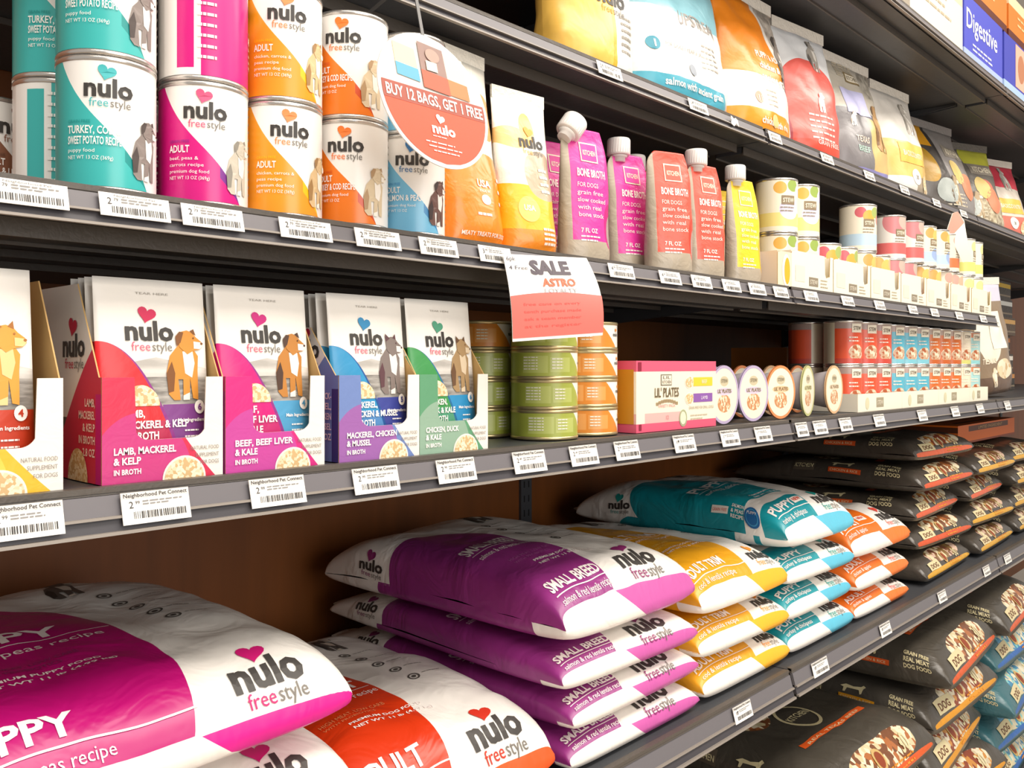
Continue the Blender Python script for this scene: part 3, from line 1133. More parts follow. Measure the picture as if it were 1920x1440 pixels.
def pouch_builder(key, c1, c2, edge, panel, title, hcol, pal, num, sit):
    W, H = .093, .163
    sw = swoosh_pouch(W, H)
    sw2 = swoosh_pouch(W, H, 1.34)
    ma = mat('pouch_' + key, '#efebe4', .38, [
        (lambda u, v: (v < H * .60 - abs(u) * .2), scenery('#b0aca6', '#dedad4', 10, 60)),
        (lambda u, v: (v < H * .50), scenery('#77736e', '#b3afa9', 30, 160)),
        (box_mask(.004, .1, -1, H * .36), panel),
        (sw, edge), (sw2, c1), (lambda u, v: sw2(u, v) & (v < H * .28), c2)], bump=(30, .12), coat=.25)

    def build():
        root = empty('food_pouch')
        mb = MB()
        l, r = (lambda z: -W / 2), (lambda z: W / 2)
        dep = lambda z: max(.0012, .0062 * math.sin(math.pi * min(1, max(0, z / H)) ** .8) ** .7)
        S = sheet_mesh(mb, H, l, r, dep, ma, seed=3, amp=.0012, nx=16, nz=22)
        mb.logo(S, -.025, .112, .041, hcol, tall=1.0, subcol='#d8607a')
        mb.dog(S, .024, .062, .062, pal, sit=sit)
        wt = ink('#fbf6f0')
        mb.disc(S, -.014, .058, .0155, .017, mat('bowl', food(420), .5), .0006, a0=0, a1=math.pi)
        for i, t in enumerate(title):
            mb.text(S, t, -.030, .049 - i * .009, .0062, wt, width=.0037 * len(t), bold=.03)
        mb.disc(S, .036, .056, .0048, .0058, wt, .0009)
        mb.text(S, num, .036, .0535, .0055, ink(panel), align='C', off=.0013, bold=.03)
        mb.text(S, 'Main Ingredients', .042, .044, .003, wt, align='R', width=.026, bold=.02)
        for k in range(3):
            mb.lines(S, .022, .036 - k * .005, .018, 1, .01, .0013, wt)
        mb.text(S, 'TEAR HERE', .0, .150, .002, ink('#a9a49d'), align='C', width=.028)
        mb.build('pouch_body', root)
        return root
    return build


def tray_builder(key, c1, c2, edge, title, side_title, tall=.158, right_cut=True, W=.1005):
    H, D, t = .083, .150, .0011
    lay = [(lambda u, v: (((u + W / 2) * (1 / W)) ** 2.6 * .95 + (v * (1 / H)) * .0) < (1.12 - v * (1 / H)) * .62, c1),
           (lambda u, v: (((u + W / 2) * (1 / W)) < (.9 - v * (7 / 1))) & (v < .05), c2)]
    ma = mat('tray_front_' + key, '#ece7df', .4, [
        (lambda u, v: ((u + W / 2) * (1 / W)) < (.93 - (v * (1 / H)) * .72 + ((v * (1 / H)) * (v * (1 / H))) * .17), c1),
        (sup(-.02, -.01, .045, .065, 2), c2)], bump=(60, .06), coat=.15)
    mside = mat('tray_side_' + key, '#efebe5', .42, [
        (lambda u, v: (v < .05) & (u > .07), '#55504c'),
        (lambda u, v: ((u * (1 / .105)) ** 1.4) < (1.0 - v * (1 / .115)), c1),
        (lambda u, v: (u < .012) & (v < .07), edge),
        ], coat=.15)

    def top_front(u):
        a = (u + W / 2) / W
        lo, rc = .033, .012
        if a < .25 or a > .85:
            return H
        if a < .25 + rc / W:
            q = (.25 * W + rc - a * W) / rc
            return lo + rc - rc * math.sqrt(max(0, 1 - q * q)) if q < .96 else H
        if a > .85 - rc / W:
            q = (a * W - (.85 * W - rc)) / rc
            return lo + rc - rc * math.sqrt(max(0, 1 - q * q)) if q < .96 else H
        return lo

    def top_side(y):
        return H + (tall - H) * min(1, max(0, (y - .006) / .042))

    def build():
        root = empty('pouch_carton')
        mb = MB()
        us = sorted(set([-W / 2, W / 2] + [W * (x - .5) for x in (.1, .249, .2505, .86, .849, .851, .95)] + [W * (.25 - .5) + .012 * k / 8 for k in range(9)] + [W * (.85 - .5) - .012 * k / 8 for k in range(9)] + [W * (x / 20 - .5) for x in range(8, 16)]))
        S = flat(0)

        def pr(sgn_y, ma_, flip):
            n = mb.add([(u, sgn_y, 0) for u in us] + [(u, sgn_y, top_front(u)) for u in us])
            k = len(us)
            for i in range(k - 1):
                q = [n + i, n + i + 1, n + k + i + 1, n + k + i]
                uv = [(us[i], 0), (us[i + 1], 0), (us[i + 1], top_front(us[i + 1])), (us[i], top_front(us[i]))]
                mb.face(q[::-1] if flip else q, ma_, uv[::-1] if flip else uv)
            return n
        a = pr(0, ma, False)
        b = pr(t, KRAFT, True)
        k = len(us)
        for i in range(k - 1):
            mb.face([a + k + i, a + k + i + 1, b + k + i + 1, b + k + i], WHITEC)
        wt = ink('#fbf6f0')
        for i, s_ in enumerate(title):
            mb.text(S, s_, -W / 2 + .0085, .0225 - i * .0078, .0056 if i < 2 else .0042, wt, width=(.0036 if i < 2 else .0027) * len(s_), bold=.03)
        mb.disc(S, .016, 0, .0185, .0185, ink('#f0e9dd'), .0004, a0=0, a1=math.pi)
        mb.disc(S, .016, 0, .0168, .0168, mat('bowl', food(420), .5), .0007, a0=0, a1=math.pi)
        for i, s_ in enumerate(('NATURAL FOOD', 'SUPPLEMENT', 'FOR DOGS')):
            mb.text(S, s_, W / 2 - .004, .0225 - i * .006, .0034, ink('#8d8680'), align='R', width=.0021 * len(s_))
        mb.build('front_panel', root)
        for sx in (-1, 1):
            mb = MB()
            ys = [t, .006, .016, .026, .036, .048, .09, D]
            x = sx * W / 2
            xi = x - sx * t
            n = mb.add([(x, y, 0) for y in ys] + [(x, y, top_side(y)) for y in ys] + [(xi, y, 0) for y in ys] + [(xi, y, top_side(y)) for y in ys])
            k = len(ys)
            for i in range(k - 1):
                o_ = [n + i, n + i + 1, n + k + i + 1, n + k + i]
                i_ = [q + 2 * k for q in o_]
                uv = [(ys[i], 0), (ys[i + 1], 0), (ys[i + 1], top_side(ys[i + 1])), (ys[i], top_side(ys[i]))]
                if sx < 0:
                    o_, uv2 = o_[::-1], uv[::-1]
                else:
                    i_, uv2 = i_[::-1], uv
                mb.face(o_, mside, uv2)
                mb.face(i_, KRAFT)
                e = [n + k + i, n + k + i + 1, n + 3 * k + i + 1, n + 3 * k + i]
                mb.face(e if sx < 0 else e[::-1], KRAFT)
            if sx < 0:
                # print on the outer left side: reads from the back of the carton towards its front
                Ss = lambda u, v, off=0: (x - off, -u, v)
                mb.logo(Ss, -.078, .100, .046, '#c4123c', sub=True, off=.0006)
                for i, s_ in enumerate(side_title):
                    mb.text(Ss, s_, -.012, .060 - i * .0098, .0064, ink('#f3dfe0'), align='R', width=.0040 * len(s_), bold=.02, off=.0006)
                mb.disc(Ss, -.046, .0, .020, .026, mat('bowl', food(420), .5), .0006, a0=0, a1=math.pi)
            mb.build('side_panel', root)
        mb = MB(); mb.box(-W / 2 + t, W / 2 - t, D - t, D, 0, tall, KRAFT); mb.build('back_panel', root)
        mb = MB(); mb.box(-W / 2 + t, W / 2 - t, t, D - t, 0, .001, KRAFT); mb.build('bottom_panel', root)
        return root
    return build


PG = 'broth pouches standing in the cartons'
CG = 'pouch display cartons'
rows = [
    # key, x, tray colours, pouch colours
    ('lamb', .329, ('#cf2f50', '#c63a7e', '#c4127c'), ['LAMB, MACKEREL', '& KELP', 'IN BROTH'], ['LAMB,', 'MACKEREL', '& KELP', 'IN BROTH', '2.8 OZ'],
     ('#d8232c', '#b4254e', '#8a2c82', '#7d3f86'), ['LAMB,', 'MACKEREL & KELP', 'IN BROTH'], '#c8144e', ('#cf8a34', '#f0e6d8', '#7a4a1e'), '6', False, 'red'),
    ('beef', .432, ('#cf2a7e', '#c2459a', '#a82a8a'), ['BEEF, BEEF LIVER', '& KALE', 'IN BROTH'], ['BEEF,', 'LIVER', '& KALE', 'IN BROTH', '2.8 OZ'],
     ('#cf1478', '#c0246e', '#8a2c82', '#4f9cc8'), ['BEEF,', 'BEEF LIVER', '& KALE'], '#c8147a', ('#b87a34', '#efe6dc', '#4a3226'), '4', False, 'magenta'),
    ('chicken', .549, ('#6f86bd', '#9a62a8', '#3c3a78'), ['MACKEREL, CHICKEN', '& MUSSEL', 'IN BROTH'], ['MACK-', 'EREL,', 'CHICKEN', '& MUSSEL', '2.8 OZ'],
     ('#2f8fc0', '#4f86bf', '#1a4f92', '#3a4494'), ['MACKEREL,', 'CHICKEN & MUSSEL', 'IN BROTH'], '#2a86b8', ('#7d716c', '#e6e0da', '#5a3a40'), '5', True, 'blue'),
    ('duck', .649, ('#5f9a74', '#8fae98', '#2f7a52'), ['CHICKEN, DUCK', '& KALE', 'IN BROTH'], ['CHICKEN,', 'DUCK', '& KALE', 'IN BROTH', '2.8 OZ'],
     ('#3f9450', '#4f9a78', '#1f6a9a', '#2f8fc4'), ['CHICKEN,', 'DUCK & KALE', 'IN BROTH'], '#4f9a7c', ('#a88a62', '#dcc8aa', '#6a4c34'), '6', True, 'green'),
]
for key, x, tc, tt, stt, pc, pt, hc, pal, num, sit, nm in rows:
    put('tray_' + key, tray_builder(key, tc[0], tc[1], tc[2], tt, stt, tall={'duck': .14, 'chicken': .13}.get(key, .158)), (x, .693, Z(S2)), '%s and white carton of broth pouches on the middle shelf' % nm, 'carton', CG)
    pb = pouch_builder(key, pc[0], pc[1], pc[2], pc[3], pt, hc, pal, num, sit)
    for j in range(4):
        dx = {'lamb': (0, -.0004, .0002, -.0004), 'chicken': (.0012, -.0014, .0, .0005)}.get(key, (0, .0004, -.0004, .0003))[j]
        put('pouch_' + key, pb, (x + dx, .706 + .0165 * j, Z(S2) + .0012), 'white and %s pouch in the %s carton, %s' % (nm, nm, ('frontmost', 'second from the front', 'third from the front', 'fourth from the front')[j]),
            'pouch', PG, rx=math.radians(-5.5 + .8 * j))

# the carton cut by the left edge: yellow and white, with a shepherd pouch
put('tray_turkey', tray_builder('turkey', '#e9b62a', '#f2c84a', '#e0a81a', ['TURKEY, COD', '& SQUASH', 'IN BROTH'], ['TURKEY,', 'COD', '& SQUASH', 'IN BROTH', '2.8 OZ'], W=.118), (.1905, .690, Z(S2)), 'white and yellow carton of broth pouches cut by the left edge', 'carton', CG)
pb = pouch_builder('turkey', '#d8501e', '#c23a14', '#e0781e', '#c0381a', ['TURKEY,', 'COD & SQUASH', 'IN BROTH'], '#d8601e', ('#dc9a3c', '#e8c88a', '#a86a2a'), '4', True)
for j in range(3):
    put('pouch_turkey', pb, (.189 - .0003 * j, .7035 + .017 * j, Z(S2) + .0012), 'white and rust pouch with a tan dog at the left edge, %s' % ('frontmost', 'second from the front', 'third from the front')[j], 'pouch', PG, rx=math.radians(-5 + .8 * j))


# ---- short tins in stacks
def tin_builder(key, c1, c2):
    r, h = .0425, .0372
    ma = mat('tin_' + key, c1, .35, [(lambda u, v: ((v * (1 / h)) > (1.62 - u * (1 / r) * 1.15)) & (u < 1.75 * r) & (u > .55 * r), '#f4f0e8'),
                                   (box_mask(-.9 * r, -.12 * r, .008, .029), c2), (box_mask(-.05 * r, .62 * r, .009, .027), c2)], coat=.25)

    def build():
        root = empty('food_tin')

        def deco(mb, S):
            mb.text(S, 'nulo', 1.12 * r, .0185, .0048, ink(DARKTXT), width=.013, bold=.03)
            mb.heart(S, 1.30 * r, .0265, .0028, ink(c1))
            for k in range(5):
                mb.lines(S, -.86 * r, .0265 - k * .0036, .03, 1, .01, .0013, ink('#f3efdf'))
                if k < 4:
                    mb.lines(S, .0 * r, .0245 - k * .0038, .022, 1, .01, .0014, ink('#f3efdf'))
        can_parts(root, r, h, ma, deco, 36, mat('tin_gold', '#cdbb8e', .3, metal=.75))
        return root
    return build


TB = {'green': tin_builder('green', '#a9b24a', '#bcc46a'), 'rust': tin_builder('rust', '#dd8a2e', '#e8a254')}
ORD = ['bottom', 'second', 'third', 'top']


def tins(key, x, y, n, nm, yaw, start=0):
    for k in range(n):
        put('tin_' + key, TB[key], (x, y, Z(S2) + .0004 + (k + start) * .0375), '%s tin in %s, %s of the stack' % ({'green': 'lime green', 'rust': 'orange'}[key], nm, ORD[k + start]), 'tin', 'short tins stacked on the middle shelf', rz=math.radians(yaw - 5 * k))


tins('green', .851, .742, 4, 'the front green stack under the SALE card', -26)
tins('rust', .941, .746, 4, 'the orange stack beside the pink box', -44)
tins('green', .822, .830, 3, 'the stack behind the green carton', -10)
tins('rust', .822, .830, 1, 'the stack behind the green carton', -50, 3)

# ---- flat pink box of puppy plates
mb = MB()
root = empty('gift_box')
W, H, D = .2105, .099, .042
mp = mat('plates_print', '#f3e9d2', .42, [(box_mask(-1, 1, .084, 1), '#dd5a78'), (box_mask(-1, 1, -1, .012), '#dd5a78'),
                                       (lambda u, v: (v < .026) & (v > .012) & (u < .005) & (u > -.085), '#e9b4ae')], coat=.2)
mb.box(-W / 2, W / 2, 0, D, 0, H, mp)
S = flat(0)
mb.rect(S, -W / 2 + .004, -W / 2 + .012, .0845, H - .002, ink('#8c1f3a'))
mb.rect(S, -W / 2 + .006, -W / 2 + .012, .003, .0115, ink('#8c1f3a'))
mb.rect(S, -.046, -.018, .064, .080, ink('#7d7668'), .0004)
mb.rect(S, -.0445, -.0195, .0655, .0785, ink('#efe5cf'), .0007)
mb.text(S, 'LIL', -.032, .0735, .0045, ink('#5a544a'), align='C', width=.02, off=.001)
mb.text(S, "KITCHEN", -.032, .067, .0045, ink('#5a544a'), align='C', width=.022, off=.001)
mb.text(S, "LIL' PLATES", -.031, .048, .0135, ink('#6d5f45'), align='C', width=.062, bold=.02)
for i in range(9):
    a = -1 + i / 4.5
    mb.rect(S, -.058 + i * .0062, -.0515 + i * .0062, .040 - 4 * (i / 8 - .5) ** 2 * .004, .0445 - 4 * (i / 8 - .5) ** 2 * .004, ink('#a08a68'), .0004)
mb.text(S, 'VARIETY PACK', -.031, .033, .0048, ink('#d58a90'), align='C', width=.044)
mb.text(S, '12', -.03, .016, .006, ink('#d58a90'), align='C')
mb.rect(S, .040, .094, .062, .075, ink('#e8c93a'), .0005)
mb.rect(S, .040, .094, .038, .051, ink('#8a5aa8'), .0005)
mb.text(S, 'BEEF', .07, .066, .0055, ink('#f7efd8'), align='C', off=.0009)
mb.text(S, 'LAMB', .07, .042, .0055, ink('#f0e4f4'), align='C', off=.0009)
for z in (.068, .044):
    mb.disc(S, .029, z, .012, .0095, ink('#f7f0e2'), .0004)
    mb.disc(S, .029, z, .0105, .008, mat('bowl', food(420), .5), .0007)
mb.text(S, 'GRAIN FREE FOR SMALL DOGS', .062, .028, .0045, ink('#9a917f'), align='C', width=.07)
mb.disc(S, .012, .016, .0105, .0125, ink('#aab08a'), .0005, ring=.8)
mb.disc(S, .012, .016, .008, .0095, ink('#dfe0c4'), .0005)
mb.lines(S, .032, .018, .05, 2, .005, .0018, ink('#c4b79f'))
mb.build('box_body', root)
mb = MB()
mb.box(-W / 2 - .0008, -W / 2 - .0002, .004, D - .004, .012, H - .012, mat('box_side_orange', '#c98a1e', .5))
mb.build('side_label', root)
root.location = (1.0985, .700, Z(S2))
tag(root, 'flat pink and cream box of puppy plates standing on the middle shelf', 'box')


# ---- round tubs standing on edge
def tub_builder(key, rim, tint):
    R = .0455
    ml = mat('tub_lid_' + key, '#f2ead2', .35, [(sup(0, -.014, .020, .014), food(220, ('#e0b48a', '#c98a5a', '#f0e2c4', '#b5623a'))), (sup(0, .021, .013, .008), '#cbbf9f'), (sup(0, .005, .026, .006), tint)], coat=.3)

    def build():
        root = empty('food_tub')
        mb = MB()
        S = flat(-.0016)
        n = 40
        mb.disc(S, 0, 0, R * .97, R, ml, 0.0004, n)
        mb.disc(S, 0, 0, R * .985, R * 1.01, mat('tub_rim_' + key, rim, .35), .0006, n, ring=.9)
        mb.text(S, "STEW", 0, .019, .006, ink('#7a6e58'), align='C', width=.02, off=.001)
        mb.text(S, "LIL' PLATES", 0, .003, .006, ink('#8a7750'), align='C', width=.042, off=.001, bold=.02)
        ring = [(R * 1.0 * math.cos(2 * math.pi * i / n), R * 1.02 * math.sin(2 * math.pi * i / n)) for i in range(n)]
        a = mb.add([(x, -.0016, z) for x, z in ring] + [(x, .0005, z) for x, z in ring])
        for i in range(n):
            j = (i + 1) % n
            mb.face([a + j, a + i, a + n + i, a + n + j], mat('tub_rim_' + key, rim, .35))
        mb.face(list(range(a + n, a + 2 * n))[::-1], mat('tub_rim_' + key, rim, .35))
        mb.build('film_lid', root)
        mb = MB()
        from mathutils import Matrix
        mb.lathe([(.036, .001), (.0365, .004), (.031, .034), (.028, .036), (.001, .0362)], mat('tub_cup', '#c7bfc2', .4), 32, (0, 0, 0), Matrix.Rotation(math.radians(-90), 3, 'X'))
        mb.build('cup', root)
        return root
    return build


TU = {'lilac': tub_builder('lilac', '#b9a9c8', '#d9c9dc'), 'orange': tub_builder('orange', '#e8915a', '#eec9a0'), 'green': tub_builder('green', '#c9c88a', '#dfe0b0'), 'peach': tub_builder('peach', '#e3b98c', '#eed9bc')}
TG = 'round tubs standing on edge'
for j, (x, k, nm) in enumerate(((1.236, 'lilac', 'lilac rimmed tub half behind the end of the pink box'), (1.331, 'lilac', 'lilac rimmed tub, first one fully clear of the pink box'), (1.428, 'orange', 'orange rimmed tub in the middle of the tub row'),
                                (1.534, 'green', 'pale green rimmed tub right of the orange one'), (1.648, 'peach', 'peach rimmed tub at the right end of the tub row'))):
    put('tub_' + k, TU[k], (x, .706, Z(S2) + .0468), nm, 'tub', TG, rz=math.radians((0, -4, -6, 10, 3)[j]), rx=math.radians(0))
for j, (x, k, nm) in enumerate(((1.318, 'lilac', 'lilac tub in the second row behind the first two'), (1.420, 'orange', 'orange tub in the second row behind the orange one'), (1.530, 'peach', 'peach tub in the second row left of the green one'), (1.640, 'orange', 'orange tub in the second row behind the last one'))):
    put('tub_' + k, TU[k], (x, .775, Z(S2) + .0468), nm, 'tub', TG)


# ---- two tiers of stew cans at the far end of the middle shelf
def tall_can(key, top, main, low):
    r, h = .0376, .0905
    ma = mat('meat_' + key, main, .35, [(box_mask(-9, 9, .074, 1), top), (sup(.2 * r, .026, .018, .016), food(200, ('#c9a888', '#b5623a', '#e9d9c0', '#8a6a58'))), (box_mask(-9, 9, -1, .014), low),
                                       (box_mask(-1.95 * r, -1.0 * r, -1, 1), '#e4d8bd')], coat=.3)

    def build():
        root = empty('stew_can')

        def deco(mb, S):
            mb.rect(S, -.004, .022, .066, .084, ink('#efe6d2'), .0006, 4)
            mb.text(S, 'STEW', .009, .071, .008, ink('#6a5f52'), align='C', width=.02, off=.001, bold=.02)
            mb.lines(S, -.01, .055, .03, 2, .007, .0024, ink('#f3e7d8'))
        can_parts(root, r, h, ma, deco, 30)
        return root
    return build


MC = {'red': tall_can('red', '#a98f86', '#e2532c', '#c9483a'), 'blue': tall_can('blue', '#b59a92', '#58b4cc', '#7fc4d4'), 'rust': tall_can('rust', '#b59a86', '#d9702a', '#c4622a'),
      'cream': tall_can('cream', '#e6dcc2', '#e9e0c8', '#cfd07a'), 'mint': tall_can('mint', '#d98a62', '#a8d4d4', '#8cc8cc')}
KX = ['red', 'red', 'red', 'blue', 'blue', 'blue', 'rust', 'rust', 'rust', 'cream', 'mint']
NM = ['first red', 'second red', 'third red', 'first blue', 'middle blue', 'last blue', 'first orange', 'middle orange', 'last orange', 'cream', 'mint and coral']
for i, (k, nm) in enumerate(zip(KX, NM)):
    x = 1.778 + .0800 * i
    for tier in (0, 1):
        put('mc_' + k, MC[k], (x, .742, Z(S2) + .002 + tier * .0910), '%s stew can, %s tier at the end of the middle shelf' % (nm, ('lower', 'upper')[tier]), 'can', 'tiered stew cans on the middle shelf', rz=math.radians(-34))
for tier in (0, 1):
    put('mc_red', MC['red'], (1.790, .824, Z(S2) + .002 + tier * .0910), 'red stew can in the second row behind the first red one, %s tier' % ('lower', 'upper')[tier], 'can', 'tiered stew cans on the middle shelf', rz=math.radians(60))


def low_tray(W, H=.036, D=.18):
    def build():
        root = empty('low_tray')
        t = .0012
        S = flat(0)
        mb = MB()
        mb.box(-W / 2, W / 2, 0, t, 0, H, CREAM)
        mb.rect(S, -W * .1, W * .06, H * .2, H * .75, ink('#a59a80'), .0004)
        mb.text(S, 'STEW', -W * .02, H * .35, H * .25, ink('#f1e9d6'), align='C', width=W * .13, off=.0007)
        mb.disc(S, -W * .3, H * .45, H * .28, H * .34, ink('#d8d3b0'), .0004)
        mb.build('front_panel', root)
        for x in (-W / 2, W / 2 - t):
            mb = MB(); mb.box(x, x + t, t, D, 0, H, CREAM); mb.build('side_panel', root)
        mb = MB(); mb.box(-W / 2 + t, W / 2 - t, D - t, D, 0, H, CREAM); mb.build('back_panel', root)
        mb = MB(); mb.box(-W / 2 + t, W / 2 - t, t, D - t, 0, .0012, KRAFT); mb.build('bottom_panel', root)
        return root
    return build


for j, (a, b, nm) in enumerate(((1.738, 1.9775, 'under the red cans'), (1.9785, 2.2175, 'under the blue cans'), (2.2185, 2.4575, 'under the orange cans'), (2.4585, 2.6185, 'under the last cans by the shelf gap'))):
    put('lt%d' % j, low_tray(b - a), ((a + b) / 2, .695, Z(S2)), 'low cream tray %s' % nm, 'tray', 'low cream trays on the middle shelf')
mb = MB()
mb.box(-.09, .09, 0, .13, 0, .135, mat('rust_box', '#c9791e', .55))
mb.text(flat(0), 'BISCUITS', 0, .09, .02, ink('#e2a04a'), align='C', width=.12)
o = mb.build('cardboard_box')
o.location = (2.02, .96, Z(S2))
o.rotation_euler = (0, 0, math.radians(14))
tag(o, 'plain orange brown box at the back of the middle shelf, behind the tubs', 'box')


# ================================================================== LYING KIBBLE BAGS
class Lying:
    """a filled bag lying on its back: width W (x), length L (y, front end at y = 0), height T.
    S(e, s, off): e = distance over the bag from its centre line to the right, s = distance from the front end up and back over the top"""

    def __init__(s, W, L, T, seed=0, nf=4.2, m=4.4, amp=.006, flat_=.30, droop=0.0):
        s.W, s.L, s.T, s.seed, s.amp = W, L, T, seed, amp
        s.zc = T * flat_
        s.droop = droop
        pr = []
        N = 400
        for i in range(N + 1):            # loop: front tip -> top -> back tip -> bottom -> front tip
            a = 2 * math.pi * i / N
            c, sn = math.cos(a), math.sin(a)
            y = L / 2 - L / 2 * math.copysign(abs(c) ** (2 / nf), c)
            hgt = (T - s.zc) if sn >= 0 else s.zc
            z = s.zc + hgt * math.copysign(abs(sn) ** (2 / nf), sn)
            pr.append((y, z))
        s.pr = pr
        d = [0]
        for a, b in zip(pr, pr[1:]):
            d.append(d[-1] + math.hypot(b[0] - a[0], b[1] - a[1]))
        s.d, s.per = d, d[-1]
        cs = []
        for i in range(201):
            x = -1 + 2 * i / 200
            x = math.sin(x * math.pi / 2)
            cs.append((x * W / 2, (T - s.zc) * (1 - abs(x) ** m) ** (1 / m)))
        e = [0]
        for a, b in zip(cs, cs[1:]):
            e.append(e[-1] + math.hypot(b[0] - a[0], b[1] - a[1]))
        s.em = e[-1] / 2
        s.cs, s.e = cs, [q - s.em for q in e]

    @staticmethod
    def look(t, tab, val):
        import bisect
        i = min(max(bisect.bisect_right(tab, t) - 1, 0), len(tab) - 2)
        k = (t - tab[i]) / max(1e-9, tab[i + 1] - tab[i])
        k = min(1, max(0, k))
        return tuple(a + (b - a) * k for a, b in zip(val[i], val[i + 1]))

    def P(s, e, t):
        y, z = s.look(t % s.per, s.d, s.pr)
        x, g = s.look(e, s.e, s.cs)
        g = g / (s.T - s.zc)
        zz = s.zc + (z - s.zc) * g
        # the filled end bulges, the sewn back end tapers
        by = y / s.L
        taper = 1 - .35 * max(0, (by - .72) / .28) ** 1.6
        zz = s.zc * taper + (zz - s.zc) * taper
        x *= 1 - .05 * max(0, (by - .8) / .2) + .015 * math.sin(by * 7 + s.seed)
        n = s.amp * (noise.noise((x * 9 + s.seed * 7, y * 7, z * 9)) + .45 * noise.noise((x * 24, y * 19 + s.seed, z * 24))) * (1 if z > s.zc else .15)
        zz = max(.0004, zz + n * (z - s.zc) / s.T * 2) if z > s.zc else max(.0004, zz)
        yy = y + n * .8 * (1 if by < .5 else -1) * max(0, 1 - abs(z - s.zc) / s.T)
        if y < .13:                       # the end folds into a sloping face
            yy += .55 * s.T * (zz / s.T) ** 1.3 * (1 - y / .13)
        return Vector((x, yy, zz - s.droop * x))

    def S(s, e, t, off=0):
        p = s.P(e, t)
        if not off:
            return tuple(p)
        h = .002
        n = (s.P(e + h, t) - s.P(e - h, t)).cross(s.P(e, t + h) - s.P(e, t - h))
        if n.length < 1e-12:
            return tuple(p)
        return tuple(p + n.normalized() * off)

    def mesh(s, mb, ma, ne=44, ns=92):
        es = [s.em * math.copysign(abs(-1 + 2 * i / ne) ** .9, -1 + 2 * i / ne) for i in range(ne + 1)]
        half = s.per / 2
        ts = [s.per * i / ns for i in range(ns + 1)]
        uvf = lambda e, t: (e, t)
        n = len(mb.v)
        mb.add([s.S(e, t) for t in ts[:-1] for e in es])
        w_ = len(es)
        for j in range(ns):
            j2 = (j + 1) % ns
            for i in range(ne):
                q = [(i, j), (i + 1, j), (i + 1, j + 1), (i, j + 1)]
                uv = []
                for a, b in q:
                    t = ts[b]
                    tm = (ts[j] + ts[j + 1]) / 2
                    uv.append((es[a], t if tm <= s.per / 2 else (t - s.per if tm > s.per - s.T * .8 else s.per - t)))
                mb.face([n + j * w_ + i, n + j * w_ + i + 1, n + j2 * w_ + i + 1, n + j2 * w_ + i], ma, uv, True)


def paws(mb, B, e, s0, n, ds, col, r=.0085, de=0.0):
    for i in range(n):
        mb.disc(B.S, e + de * i, s0 - ds * i, r, r * .95, ink(col), .0008, 18, ring=.72)
        mb.disc(B.S, e + de * i, s0 - ds * i, r * .4, r * .38, ink(col), .0008, 10)
        mb.lines(B.S, e + de * i + .014, s0 - ds * i, .04, 1, .01, .0016, ink('#8d8880'), .0008)


